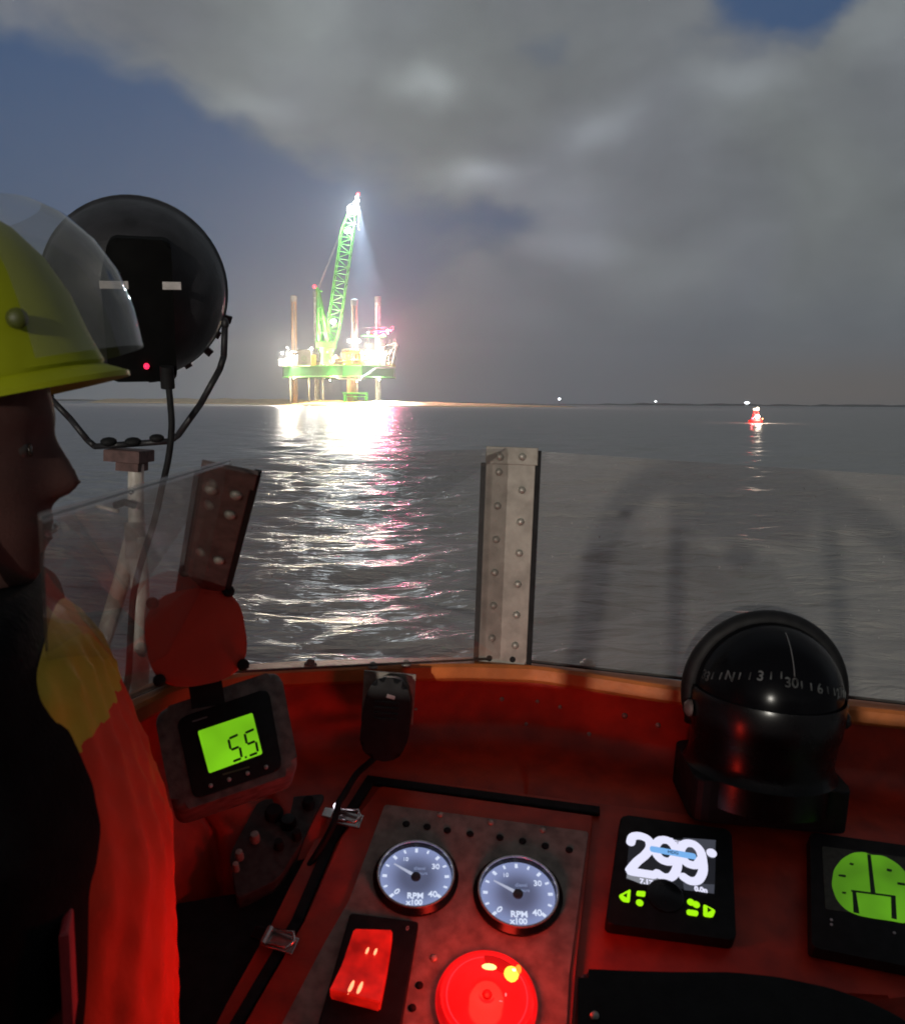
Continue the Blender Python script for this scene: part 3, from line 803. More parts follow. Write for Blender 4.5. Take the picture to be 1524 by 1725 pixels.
# ------------------------------------------------------------------ the boat: coaming, bulkhead, console
HC = -0.376
def cpt(px, py, u=HC): return onlevel(px, py, u)
FC = Frame(PD(800, 1490, 1.04), B_R, -B_F*sin(radians(25)) + B_U*cos(radians(25)))   # console face
BOAT_O = BP(0, 0.9, -1.25)

def build_boat():
    T = thing('open_boat', BOAT_O, 'orange workboat with its dark red-lit cockpit console and orange coaming in the foreground', 'boat')
    bpy.context.view_layer.update()
    b = lambda mb, n, m, p=T, s=False: mb.build(n, m, p, smooth=s, origin=BOAT_O)
    # coaming line (outer upper edge as seen in the photograph), measured on one level
    line = [(-250, 1420), (60, 1245), (160, 1192), (215, 1166), (262, 1146), (340, 1130), (412, 1118), (520, 1112), (640, 1108), (760, 1106), (845, 1108), (905, 1111), (985, 1122), (1140, 1145), (1300, 1163), (1524, 1186), (1800, 1215)]
    outer = smoothpath([cpt(*p) for p in line], 4)
    n = len(outer)
    def side(i):
        t = (outer[min(i+1, n-1)]-outer[max(i-1, 0)]); t = (t - B_U*t.dot(B_U)).normalized()
        return t.cross(B_U)            # towards the cockpit
    S = [side(i) for i in range(n)]
    rings = []
    for i, p in enumerate(outer):
        s = S[i]; w = 0.040
        rings.append([p - B_U*0.026, p - B_U*0.003, p + s*0.004, p + s*(w-0.005), p + s*w - B_U*0.004, p + s*w - B_U*0.020, p + s*(w-0.006) - B_U*0.026])
    mb = MB(); mb.loft(rings); b(mb, 'coaming', COAMING, s='auto')
    # bulkhead under the coaming, rolling into the dash shelf
    rings = []
    for i, p in enumerate(outer):
        s = S[i]; r_ = bco(p)[0]
        s2 = s*max(0.42, min(1.0, (r_+0.46)/0.16*0.58+0.42))
        rings.append([p + s*0.022 - B_U*0.024, p + s*0.022 - B_U*0.09, p + s*0.026 - B_U*0.105, p + s*0.040 - B_U*0.118, p + s*0.062 - B_U*0.124, p + s2*0.13 - B_U*0.136, p + s2*0.19 - B_U*0.165, p+s2*0.225 - B_U*0.26, p+s2*0.24 - B_U*0.7])
    mb = MB(); mb.loft(rings, closed=False, cap=False)
    b(mb, 'bulkhead', ORANGE, s=True)
    # outside skin of the bow below the coaming
    rings = [[p - B_U*0.027 + S[i]*0.012, p - S[i]*0.05 - B_U*0.30, p - B_U*0.8 + S[i]*0.02, p - B_U*1.6 + S[i]*0.35] for i, p in enumerate(outer)]
    mb = MB(); mb.loft(rings, closed=False, cap=False); b(mb, 'hull', ORANGE, s=True)
    # console: the sloping face with its body below
    top = FC.pts([(603, 1296), (1020, 1352), (1230, 1378), (1800, 1460)])
    bl = [FC.px(330, 1790), FC.px(380, 1690), FC.px(457, 1554), FC.px(487, 1493), FC.px(530, 1412)]; bl2 = FC.px(240, 1980)
    br = FC.px(1800, 1640); bm_ = FC.px(965, 1640)
    prof = [top[0], top[1], top[2], top[3], br, FC.px(1500, 1640+40), FC.px(968, 1636), FC.px(958, 1990), bl2] + bl
    mb = MB(); mb.prism(prof[::-1], -0.20, -0.004, FC.mat(), bevel=0.004)
    b(mb, 'console', ORANGE, s='auto')
    # channel and void, their darkness painted black, along the left side of the console
    void_pts = FC.pts([(582, 1340), (530, 1412), (487, 1493), (457, 1554), (380, 1690), (320, 1800), (120, 1800), (190, 1600), (280, 1520), (400, 1500), (455, 1450), (520, 1372)], -.010)
    mb = MB(); mb.prism(void_pts, -.20, -.016, FC.mat()); b(mb, 'void_channel', BLACK)
    # black rubber seal let into the console and the raised lid inside it
    seal = FC.pts([(1002, 1365), (623, 1314), (558, 1416), (500, 1552), (345, 1815)])
    mb = MB()
    pth = []
    for i, p in enumerate(seal): pth.append((p[0], p[1], -0.001))
    for a, c in zip(pth, pth[1:]):
        d = Vector(c)-Vector(a); L_ = d.length; m4 = FC.mat() @ Matrix.Translation(a) @ Matrix.Rotation(atan2(d.y, d.x), 4, 'Z')
        mb.box(-0.006, L_+0.0055, -0.0065, 0.0065, -0.0025, 0.003, m4, bevel=0.002)
    b(mb, 'rubber_seal', BLACK)
    lid = FC.pts([(998, 1378), (640, 1328), (575, 1416), (516, 1552), (372, 1800), (950, 1900), (968, 1640)])
    mb = MB(); mb.prism(rounded(lid, 0.006, 3)[::-1], -0.0035, 0.005, FC.mat(), bevel=0.002); b(mb, 'console_lid', ORANGE, s='auto')
    # screws on bulkhead and coaming
    def near_bulk(px, py, k):
        d = ray(px, py); best = None
        for i in range(n-1):
            a = outer[i] + S[i]*k; c = outer[i+1] + S[i+1]*k
            nn = (c-a).cross(B_U).normalized(); q = CAM + d*((a-CAM).dot(nn)/d.dot(nn))
            t = (q-a).dot(c-a)/(c-a).length_squared
            if -0.01 <= t <= 1.01 and d.dot(q-CAM) > 0: best = (q, -nn if nn.dot(CAM-q) < 0 else nn)
        return best
    for (px, py, r) in ((845, 1178, .0035), (905, 1182, .003), (943, 1191, .003), (886, 1220, .003), (992, 1237, .0035), (1052, 1206, .0045), (700, 1195, .0025), (1108, 1222, .004)):
        q = near_bulk(px, py, 0.022)
        if not q: continue
        fr = Frame(q[0], B_R, q[1]); mb = MB(); mb.lathe([(r, -.001), (r, .0008), (r*.6, .0022), (0, .0026)], 10, fr.mat()); b(mb, 'screw', RIVET, s=True)
    for (px, py, r) in ((523, 1113, .006), (628, 1117, .0045), (684, 1114, .0045), (990, 1112, .008), (1420, 1182, .005)):
        q = cpt(px, py+6, HC+0.0005); fr = Frame(q, B_R, B_U); mb = MB(); mb.lathe([(r*1.5, -.002), (r*1.5, .001), (r, .0015), (r*.9, .006), (0, .008)], 10, fr.mat()); b(mb, 'bolt', RIVET if px != 523 else BLACK, s=True)
    # floor well
    mb = MB(); mb.box(-0.9, 0.9, -1.6, 0.9, -1.28, -1.24, Matrix((B_R, B_F, B_U)).transposed().to_4x4().__class__.Translation(CAM) @ Matrix((B_R, B_F, B_U)).transposed().to_4x4()); b(mb, 'cockpit_floor', BLACK)
    return T, outer, S
BOAT, OUTER, SIDE = build_boat()

# ------------------------------------------------------------------ windscreen: three perspex panes, two riveted strips
UT = bco(onlevel(862, 757, -0.067))[2]
WS = {}
PERSPEX_EDGE = mat('perspex_edge', (.10, .11, .11), .4, var=.3)
def build_windscreen():
    cb = cpt(846, 1109, HC+0.004); lb = cpt(312, 1136, HC+0.004); rb = cpt(1620, 1196, HC+0.004); llb = cpt(85, 1230, HC+0.004)
    ct = onplane(861, 757, cb, (B_F*cos(radians(-8)) - B_R*0.15).normalized())
    hgt = (ct-cb).dot(B_U)
    def topat(px, py, base, lean=0.0): # same height above its base, leaning a little outward
        return onlevel(px, py, (base+B_U*hgt-CAM).dot(B_U))
    lt = topat(388, 776, lb); rt = topat(1640, 768, rb); llt = topat(68, 873, llb)
    rt = rb + B_U*hgt*1.02; 
    WS['cb'] = cb; WS['n_left'] = (lb-cb).cross(ct-cb).normalized(); WS['n_right'] = (rb-cb).cross(ct-cb).normalized()
    T = thing('windscreen', cb, 'low clear perspex windscreen in flat panels behind the orange coaming', 'windscreen')
    bpy.context.view_layer.update()
    b = lambda mb, n, m, p=T, s=False: mb.build(n, m, p, smooth=s, origin=cb)
    def pane(a, c, d, e, th=0.005):
        nn = (c-a).cross(e-a).normalized()
        mb = MB(); f = [a, c, d, e]; 
        mb.loft([[p + nn*th/2 for p in f], [p - nn*th/2 for p in f]]); return mb
    b(pane(lb, cb, ct, lt), 'pane', PERSPEX); b(pane(cb, rb, rt, ct), 'pane', PERSPEX_VEILED); b(pane(llb, lb, lt, llt), 'pane', PERSPEX)
    # edge gaskets: dark line along the foot, thin bead on the top edges
    def line(mb, a, c, r): mb.tube([a, c], r, 6)
    mb = MB(); line(mb, llb, lb, .003); line(mb, lb, cb, .0018); line(mb, cb, rb, .0025); b(mb, 'foot_gasket', BLACK)
    mb = MB(); line(mb, llt, lt, .0005); b(mb, 'top_bead', PERSPEX_EDGE)
    # centre strip, in its own frame facing the cockpit
    def strip(name, bot, top, w, m, wl, rows, capm, gw, n_dir):
        e2 = (top-bot); H = e2.length; e2 = e2.normalized()
        nn = (n_dir - e2*n_dir.dot(e2)).normalized(); e1 = e2.cross(nn)
        m4 = Matrix((e1, e2, nn)).transposed().to_4x4(); m4.translation = bot + nn*0.007
        mb = MB()
        pts = [(-w/2, -0.012), (w/2-0.012, -0.012), (w/2-0.004, -0.009), (w/2, 0.0), (w/2, H-0.02), (-w/2, H-0.02)]
        mb.prism(pts, 0, 0.003, m4, bevel=0.0008); st = b(mb, 'joint_strip', m)
        mb = MB(); mb.box(-w/2-0.001, w/2+0.003, H-0.021, H+0.004, 0.0005, 0.0048, m4, bevel=0.001)
        b(mb, 'cap', capm, st)
        for s, x0 in ((-1, -w/2-gw), (1, w/2)):
            mb = MB(); mb.box(x0, x0+gw, -0.006, H-(0.020 if s < 0 else 0.0), -0.004, 0.0022, m4); b(mb, 'gasket', BLACK, st)
        for (x, t) in rows:
            mb = MB(); rr = 0.0052
            z = 0.0048 if t > 0.95 else 0.003
            mb.lathe([(rr*1.05, 0), (rr, .0022), (rr*.7, .0042), (0, .005)], 12, m4 @ Matrix.Translation((x*w/2, t*H, z))); b(mb, 'rivet', RIVET if m is ALU else ALU, st, True)
        if m is ALU:
            for x in (-0.55, 0.42):
                mb = MB(); mb.lathe([(.0045, 0), (.0045, .0012), (0, .0014)], 10, m4 @ Matrix.Translation((x*w/2, 0.002, .003))); b(mb, 'screw_head', BLACK, st)
    wl = [(-0.45, .965), (0.45, .97)]
    rows = wl + [(-0.47, .895-.158*k) for k in range(6)] + [(0.50, .815-.148*k) for k in range(6)]
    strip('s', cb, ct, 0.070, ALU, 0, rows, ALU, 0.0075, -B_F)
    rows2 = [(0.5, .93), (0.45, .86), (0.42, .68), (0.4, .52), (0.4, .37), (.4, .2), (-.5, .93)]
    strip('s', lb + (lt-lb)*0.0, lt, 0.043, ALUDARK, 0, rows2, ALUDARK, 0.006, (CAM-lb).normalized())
build_windscreen()
def build_spray():
    rnd = random.Random(21); T = bpy.data.objects['windscreen']; o0 = T.matrix_world.translation
    cb, n1 = WS['cb'], WS['n_left']
    m_, N, L, bb = nt('dried_spray'); bb.inputs['Base Color'].default_value = (.55, .54, .52, 1); bb.inputs['Roughness'].default_value = .25; bb.inputs['Alpha'].default_value = .55
    for nn, xs, k in ((n1, (420, 800), 90), (WS['n_right'], (910, 1500), 110)):
        mb = MB()
        for i in range(k):
            x, y = rnd.uniform(*xs), rnd.uniform(775, 1100)
            if nn is n1 and rnd.random() < .5: x = rnd.gauss(755, 22)
            p = onplane(x, y, cb, nn); s = nn if nn.dot(CAM-p) > 0 else -nn
            fr = Frame(p + s*.0026, B_R, s); r = rnd.uniform(.0004, .0011)
            mb.ball((0, 0, 0), r, 6, (1, rnd.uniform(1, 1.8), .45), fr.mat())
        o = mb.build('spray_drops', m_, T, smooth=True, origin=o0); o['kind'] = 'stuff'
build_spray()

# ------------------------------------------------------------------ gauge plate and engine gauges
def build_plate():
    o = FC.px(800, 1500)
    m = FC.mat(o[0], o[1], 0.0055)
    T = thing('gauge_plate', m, 'grey brown metal gauge plate screwed to the console lid, holding two lit dials', 'plate')
    P = lambda L_: [(x-o[0], y-o[1]) for x, y in FC.pts(L_)]
    mb = MB(); mb.prism(rounded(P([(648, 1362), (990, 1408), (957, 1650), (948, 1840), (440, 1800), (545, 1600), (588, 1525)]), .004, 3)[::-1], 0, 0.0025, bevel=.0008)
    mb.build('panel', PLATE, T)
    for (x, y) in ((684, 1396), (719, 1401), (753, 1407), (791, 1413), (841, 1419), (879, 1425), (917, 1433), (957, 1440)):
        q = P([(x, y)])[0]; mb = MB(); mb.lathe([(.0042, .0022), (.0046, .0035), (.0036, .0042), (0, .0038)], 12, Matrix.Translation((*q, 0))); mb.build('warning_lamp', BLACK, T, smooth=True)
    for (x, y) in ((741, 1380), (826, 1393), (913, 1406), (706, 1668), (694, 1706), (730, 1622)):
        q = P([(x, y)])[0]; mb = MB(); mb.lathe([(.0042, .0022), (.0042, .0034), (.002, .0046), (0, .0048)], 12, Matrix.Translation((*q, 0))); mb.build('screw', RIVET if y < 1420 or y == 1622 else BLACK, T, smooth=True)
build_plate()

def dial_face_mat():
    m, N, L, b = nt('dial_backlight')
    tc = N.new('ShaderNodeTexCoord'); g = N.new('ShaderNodeVectorMath'); g.operation = 'LENGTH'; L.new(tc.outputs['Object'], g.inputs[0])
    mr = N.new('ShaderNodeMapRange'); mr.interpolation_type = 'SMOOTHSTEP'; mr.inputs['From Min'].default_value = 0.012; mr.inputs['From Max'].default_value = 0.040
    mr.inputs['To Min'].default_value = 0.17; mr.inputs['To Max'].default_value = 0.50; L.new(g.outputs['Value'], mr.inputs['Value'])
    b.inputs['Base Color'].default_value = (.03, .03, .04, 1); b.inputs['Emission Color'].default_value = (.46, .56, 1.0, 1)
    L.new(mr.outputs['Result'], b.inputs['Emission Strength']); return m
DIALFACE = dial_face_mat()
DIALMARK = emis('dial_marking', (.72, .80, 1.0), 0.95)
NEEDLE = emis('needle', (.70, .76, 1.0), 0.6)
DIALDARK = mat('dial_hub', (.02, .022, .035), .5)
def clear_glass(name='gauge_glass'):
    m, N, L, b = nt(name); out = N['Material Output']
    tr = N.new('ShaderNodeBsdfTransparent'); gl = N.new('ShaderNodeBsdfGlossy'); gl.inputs['Roughness'].default_value = .04
    mx = N.new('ShaderNodeMixShader')
    L.new(schlick(N, L), mx.inputs[0]); L.new(tr.outputs[0], mx.inputs[1]); L.new(gl.outputs[0], mx.inputs[2]); L.new(mx.outputs[0], out.inputs[0]); return m
GLASS = clear_glass()
def build_gauge(px, py, R, label, rot, needle):
    o = FC.px(px, py); m = FC.at(o[0], o[1], 0.008, radians(rot)).mat()
    T = thing('engine_gauge', m, label, 'gauge', 'engine rev gauges on the metal plate')
    mb = MB(); mb.lathe([(R*1.13, 0), (R*1.14, .004), (R*1.07, .007), (R*1.02, .0095), (R*.985, .0095), (R*.95, .004), (R*.95, .001)], 48, cap=False)
    mb.build('rim', BLACKGLOSS, T, smooth='auto')
    mb = MB(); mb.lathe([(R*1.035, .0090), (R*1.02, .0108), (R*.985, .0108), (R*.975, .0088)], 48, cap=False)
    mb.build('chrome_ring', STEEL, T, smooth='auto')
    mb = MB(); mb.lathe([(R*.955, .0010), (R*.955, .0016)], 48); f = mb.build('dial_face', DIALFACE, T)
    mb = MB(); z = .0018
    def pol(r, a): a = radians(a); return (r*cos(a), r*sin(a))
    for k in range(13):                          # scale ticks over 270 degrees
        a = 222 - 264*k/12; x, y = pol(R*.84, a); big = k % 2 == 0
        mb.box(-R*.07 if big else -R*.05, R*.05, -R*(.038 if big else .026), R*(.038 if big else .026), 0, .0005, Matrix.Translation((x, y, z)) @ Matrix.Rotation(radians(a), 4, 'Z'))
    mb.build('scale_tick', DIALMARK, f)
    mb = MB()
    mb.text('RPM', R*.23, 0, -R*.56, z, bold=.0003); mb.text('x100', R*.21, -R*.02, -R*.75, z, bold=.0003)
    mb.text('0', R*.24, *pol(R*.66, 222), z, bold=.0002, rot=radians(-40)); mb.text('40', R*.24, *pol(R*.68, -48), z, bold=.0002)
    mb.text('30', R*.22, *pol(R*.62, 32), z, bold=.0001); mb.text('10', R*.16, *pol(R*.62, 118), z, bold=0)
    mb.build('dial_lettering', DIALMARK, f)
    mb = MB(); mb.text('diesel', R*.14, R*.10, R*.27, z, bold=.0001); mb.text('hours', R*.13, R*.16, R*.12, z, bold=.0001); mb.build('small_lettering', emis('dim_marking', (.5, .6, 1), .35), f)
    mb = MB(); mb.lathe([(R*.13, .0016), (R*.13, .004), (R*.09, .0048), (0, .0048)], 20); mb.build('hub', DIALDARK, T, smooth='auto')
    mb = MB(); a = radians(needle); mm = Matrix.Rotation(a, 4, 'Z'); mb.prism([(R*.08, -R*.045), (R*.70, -R*.016), (R*.70, R*.016), (R*.08, R*.045)], .0035, .0042, mm); mb.build('needle', NEEDLE, T)
    mb = MB(); mb.lathe([(R*.98, .0078), (0, .0084)], 32, cap=False); mb.build('glass', GLASS, T, smooth=True)
build_gauge(700, 1487, .0435, 'left lit engine dial with a bluish white face, above the red rocker switch', 5, 148)
build_gauge(871, 1516, .0450, 'right lit engine dial with a bluish white face, above the round red lamp', 4, 150)

# ------------------------------------------------------------------ red rocker switch on its black block
def build_rocker():
    o = FC.px(618, 1650); e = FC.at(o[0], o[1], .0082, radians(-14)); m = e.mat()
    T = thing('rocker_switch', m, 'glowing red rocker switch in a black block below the left dial', 'switch')
    Q = lambda L_: [((onplane(x, y, e.O, e.n)-e.O).dot(e.e1), (onplane(x, y, e.O, e.n)-e.O).dot(e.e2)) for x, y in L_]
    mb = MB(); mb.prism(rounded(Q([(590, 1545), (705, 1560), (665, 1800), (520, 1790)]), .004, 3)[::-1], 0, .008, bevel=.0015); mb.build('switch_block', BLACKPL, T)
    mb = MB(); a = Q([(686, 1572)])[0]
    mb.text('0', .007, a[0], a[1], .0081, ex=.0002); mb.build('lettering', MARK, T)
    m_, N, L, bb = nt('red_switch_lens'); bb.inputs['Base Color'].default_value = (.35, .012, .008, 1); bb.inputs['Roughness'].default_value = .18
    tc = N.new('ShaderNodeTexCoord'); nz = N.new('ShaderNodeTexNoise'); nz.inputs['Scale'].default_value = 45; L.new(tc.outputs['Object'], nz.inputs[0])
    mr = N.new('ShaderNodeMapRange'); mr.inputs['From Min'].default_value = .3; mr.inputs['From Max'].default_value = .7; mr.inputs['To Min'].default_value = .18; mr.inputs['To Max'].default_value = .62; L.new(nz.outputs['Fac'], mr.inputs['Value'])
    bb.inputs['Emission Color'].default_value = (1, .012, .006, 1); L.new(mr.outputs['Result'], bb.inputs['Emission Strength'])
    q = Q([(597, 1588), (661, 1590), (640, 1712), (556, 1690)]); qc = Q([(577, 1639), (652, 1651)])
    mb = MB(); zt, zm, zb = .026, .017, .024
    ring = lambda s, z: [(p[0]*s[0]+0, p[1]*s[1], z) for p in q]
    A = [(*q[0], zt), (*q[1], zt), (*qc[1], zm), (*q[2], zb), (*q[3], zb), (*qc[0], zm)]
    B_ = [(p[0], p[1], .006) for p in A]
    va = [mb.bm.verts.new(p) for p in A]; vb = [mb.bm.verts.new(p) for p in B_]
    mb.bm.faces.new((va[0], va[5], va[2], va[1])); mb.bm.faces.new((va[5], va[4], va[3], va[2]))
    for i in range(6): j = (i+1) % 6; mb.bm.faces.new((va[i], vb[i], vb[j], va[j]))
    bmesh.ops.bevel(mb.bm, geom=[e_ for e_ in mb.bm.edges if not e_.is_boundary], offset=.0016, segments=2, affect='EDGES')
    mb.build('rocker', m_, T, smooth='auto', recalc=True)
    hot = emis('switch_filament', (1, .30, .14), 2.2)
    for k, (x, y, w, h) in enumerate(((619, 1622, .0014, .004), (633, 1624, .0014, .004), (591, 1686, .0019, .008), (606, 1688, .0019, .008))):
        c = Q([(x, y)])[0]; zz = (zm + (zt-zm)*.55 if y < 1650 else zm + (zb-zm)*.75)
        mb = MB(); mb.ball((c[0]*.97, c[1]*.97, zz+.0004), 1, 10, (w, h, .0012), Matrix.Rotation(0, 4, 'Z')); mb.build('filament', hot, T, smooth=True)
build_rocker()

def build_redlamp():
    o = FC.px(818, 1697); e = FC.at(o[0], o[1], .0082); m = e.mat()
    T = thing('red_lamp', m, 'big round red warning lamp glowing below the right dial', 'lamp')
    R = .0525
    m_, N, L, bb = nt('red_lamp_lens'); bb.inputs['Base Color'].default_value = (.4, .01, .006, 1); bb.inputs['Roughness'].default_value = .12
    tc = N.new('ShaderNodeTexCoord'); nz = N.new('ShaderNodeTexNoise'); nz.inputs['Scale'].default_value = 22; L.new(tc.outputs['Object'], nz.inputs[0])
    mr = N.new('ShaderNodeMapRange'); mr.inputs['From Min'].default_value = .3; mr.inputs['From Max'].default_value = .7; mr.inputs['To Min'].default_value = .34; mr.inputs['To Max'].default_value = 1.05; L.new(nz.outputs['Fac'], mr.inputs['Value'])
    bb.inputs['Emission Color'].default_value = (1, .006, .008, 1); L.new(mr.outputs['Result'], bb.inputs['Emission Strength'])
    mb = MB(); mb.lathe([(R, 0), (R, .004), (R*.97, .010), (R*.90, .013), (R*.86, .012), (R*.82, .0125), (R*.4, .016), (R*.22, .017), (R*.14, .0150), (R*.08, .0150), (0, .0152)], 56); mb.build('lens', m_, T, smooth='auto')
    rim = emis('red_lamp_rim', (1, .02, .03), 1.25)
    mb = MB(); mb.lathe([(R*.80, .0126), (R*.785, .0138), (R*.77, .0127)], 56, cap=False); mb.build('lens_ring', rim, T, smooth=True)
    dk = emis('red_lamp_shade', (1, .004, .004), .16, base=(.15, .005, .005))
    mb = MB(); pr = [(R*.80*cos(radians(a)), R*.80*sin(radians(a))) for a in range(48, 104, 7)]; pr += [(R*.52*cos(radians(a)), R*.52*sin(radians(a))) for a in (96, 76, 56)]
    mb.prism(pr, .0120, .0150); mb.build('reflector', dk, T)
    mb = MB(); mb.lathe([(R*.10, .0150), (R*.09, .0165), (0, .0168)], 16); mb.build('hub', dk, T, smooth=True)
    for (x, y, sx, sy, c, s) in ((.02, .56, .15, .07, (1, .62, .18), 2.6), (.46, .46, .15, .17, (1, .55, .05), 2.2), (.50, .52, .07, .06, (1, .9, .5), 3), (.60, .57, .06, .1, (1, .35, .03), 1.2), (.36, .02, .02, .05, (1, .3, .3), 1), (.26, -.12, .07, .02, (1, .2, .2), 1)):
        mb = MB(); mb.ball((x*R, y*R, .0148), 1, 12, (sx*R, sy*R, .0022)); mb.build('bulb', emis('bulb_glow', c, s), T, smooth=True)
    ld = bpy.data.lights.new('red_lamp_light', 'POINT'); ld.energy = RED_W; ld.color = (1, .035, .02); ld.shadow_soft_size = .03
    lo = bpy.data.objects.new('red_lamp_light', ld); COL.objects.link(lo); lo.parent = T; lo.location = (0, 0, .055)
    ld = bpy.data.lights.new('red_lamp_beam', 'SPOT'); ld.energy = BEAM_R; ld.color = (1, .02, .012); ld.shadow_soft_size = .04; ld.spot_size = radians(46); ld.spot_blend = 1.0
    lo = bpy.data.objects.new('red_lamp_beam', ld); COL.objects.link(lo); lo.parent = T
    q = ((m.inverted() @ PD(232, 1610, .74)) - Vector((0, 0, .05))).to_track_quat('-Z', 'Y').to_matrix().to_4x4(); q.translation = (0, 0, .05); lo.matrix_local = q
RED_W = 0.75
BEAM_R = 1.5
build_redlamp()

# ------------------------------------------------------------------ round-cornered colour display reading 299
def build_display():
    o = FC.px(1135, 1482); e = FC.at(o[0], o[1], 0.0, radians(0)); m = e.mat()
    T = thing('heading_display', m, 'square black display reading 299 in big white digits, right of the dials', 'display')
    H = .017
    def Q(L_, h=H):
        out = []
        for x, y in L_:
            p = onplane(x, y, e.O+e.n*h, e.n)-e.O; out.append((p.dot(e.e1), p.dot(e.e2)))
        return out
    mb = MB(); mb.prism(rounded(Q([(1046, 1372), (1232, 1398), (1240, 1585), (1020, 1556)]), .008, 4)[::-1], 0, H, bevel=.0025); mb.build('case', BLACKPL, T, smooth='auto')
    Z = H + .0004
    scr = Q([(1062, 1410), (1206, 1414), (1203, 1507), (1054, 1483)])
    SCR = emis('screen_dark', (.25, .27, .36), .20)
    SCR2 = emis('screen_grey', (.5, .52, .6), .45)
    mb = MB(); mb.prism([q for q in Q([(1060, 1411), (1206, 1416), (1203, 1507), (1054, 1482)])][::-1], H-.0002, Z); mb.build('screen', emis('screen_black', (.2, .22, .3), .045), T)
    c = Q([(1060, 1483), (1145, 1410), (1206, 1416), (1203, 1506)])
    W = emis('screen_white', (.80, .80, 1.0), 1.0); BL = emis('screen_blue', (.22, .52, 1.0), .85)
    mb = MB(); mb.prism(Q([(1150, 1412), (1205, 1416), (1203, 1448), (1150, 1436)])[::-1], Z, Z+.0001); mb.build('grey_panel', SCR, T); mb = MB(); mb.prism(Q([(1150, 1488), (1203, 1491), (1202, 1506), (1152, 1500)])[::-1], Z, Z+.0001); mb.build('grey_panel', SCR, T)
    mb = MB(); mb.prism(Q([(1056, 1470), (1098, 1475), (1125, 1484), (1120, 1492), (1080, 1490), (1055, 1480)])[::-1], Z, Z+.0001); mb.build('status_strip', SCR2, T)
    x0, y0 = Q([(1124, 1452)])[0]
    ang = radians(-4.5)
    dw = Q([(1079, 1441)])[0], Q([(1122, 1448)])[0], Q([(1165, 1454)])[0]
    h = (Vector(Q([(1124, 1410)])[0]) - Vector(Q([(1124, 1492)])[0])).length
    two = [(-.26, .27), (-.20, .42), (0, .47), (.21, .40), (.25, .22), (.12, .02), (-.10, -.18), (-.28, -.40), (-.26, -.44), (0, -.44), (.30, -.44)]
    nine = [(.24, .10), (.10, -.05), (-.12, -.04), (-.26, .10), (-.27, .28), (-.14, .44), (.08, .46), (.24, .32), (.28, .08), (.26, -.18), (.12, -.40), (-.08, -.45), (-.25, -.38)]
    for k, (sh, p) in enumerate(zip((two, nine, nine), dw)):
        mb = MB()
        pth = smoothpath([Vector((x*h*.66, y*h*.84, 0)) for x, y in sh], 5)
        vs = mb.tube(pth, h*.080, 12)
        for v in (pth[0], pth[-1]): vs += mb.ball(v, h*.080, 12)
        bmesh.ops.transform(mb.bm, matrix=Matrix.Translation((p[0], p[1], Z+.0004+.0001*k)) @ Matrix.Rotation(ang, 4, 'Z') @ Matrix.Diagonal((1, 1, .02, 1)), verts=mb.bm.verts[:])
        mb.build('digit', W, T)
    mb = MB(); cc = Q([(1198, 1438)])[0]; mb.lathe([(.0062, 0), (.0062, .0003), (0, .0003)], 20, Matrix.Translation((*cc, Z+.0002))); mb.lathe([(.0022, .0002), (.0022, .0005), (0, .0005)], 12, Matrix.Translation((*cc, Z+.0002))); mb.build('degree_ring', W, T)
    mb = MB(); a, c2 = Q([(1094, 1431), (1172, 1445)]); d = Vector(c2)-Vector(a)
    mb.prism(rounded([(0, -.0042), (d.length, -.0042), (d.length, .0042), (0, .0042)], .004, 5), 0, .0003, Matrix.Translation((*a, Z+.0007)) @ Matrix.Rotation(atan2(d.y, d.x), 4, 'Z')); mb.build('blue_bar', BL, T)
    mb = MB(); q = Q([(1133, 1438)])[0]; mb.text('HDG', .0058, q[0], q[1], Z+.0012, ex=.0001, bold=.0001, rot=ang); mb.build('bar_lettering', emis('bar_text', (.02, .08, .3), .1), T)
    mb = MB(); q = Q([(1138, 1418)])[0]; mb.text('True', .0085, q[0], q[1], Z+.0004, ex=.0001, bold=.0002, rot=ang); q = Q([(1088, 1487)])[0]; mb.text('7.17', .0085, q[0], q[1], Z+.0006, ex=.0001, bold=.0005, rot=ang); q = Q([(1180, 1500)])[0]; mb.text('0.0n', .0085, q[0], q[1], Z+.0006, ex=.0001, bold=.0005, rot=ang)
    mb.build('small_digit', W, T)
    mb = MB(); cc = Q([(1120, 1510)])[0]; mb.lathe([(.021, -.004), (.021, .002), (.018, .004), (0, .0042)], 32, Matrix.Translation((cc[0], cc[1], Z-.0005))); mb.build('knob', BLACKGLOSS, T, smooth='auto')
    G = emis('key_green', (.42, 1.0, 0.0), .95)
    def key(poly, r=.003):
        mb = MB(); mb.prism(rounded(Q(poly), r, 4)[::-1], Z, Z+.0008); return mb.build('key', G, T)
    k1 = key([(1041, 1510), (1062, 1499), (1060, 1522), (1048, 1520)]); k2 = key([(1184, 1524), (1205, 1535), (1200, 1547), (1184, 1545)])
    DK = mat('key_mark', (.01, .03, .0), .6)
    for kk, q in ((k1, [(1049, 1510), (1056, 1506), (1055, 1514)]), (k2, [(1191, 1530), (1198, 1535), (1191, 1539)])):
        mb = MB(); mb.prism(Q(q)[::-1], Z+.0009, Z+.0012); mb.build('key_arrow', DK, kk)
    key([(1072, 1502), (1087, 1503), (1086, 1512), (1071, 1510)], .002); key([(1156, 1533), (1176, 1536), (1175, 1545), (1156, 1542)], .003)
    for (x, y) in ((1077, 1522), (1163, 1521), (1172, 1525)):
        q = Q([(x, y)])[0]; mb = MB(); mb.lathe([(.0042, Z), (.0042, Z+.0007), (0, Z+.0007)], 14, Matrix.Translation((*q, 0))); mb.build('key', G, T)
build_display()

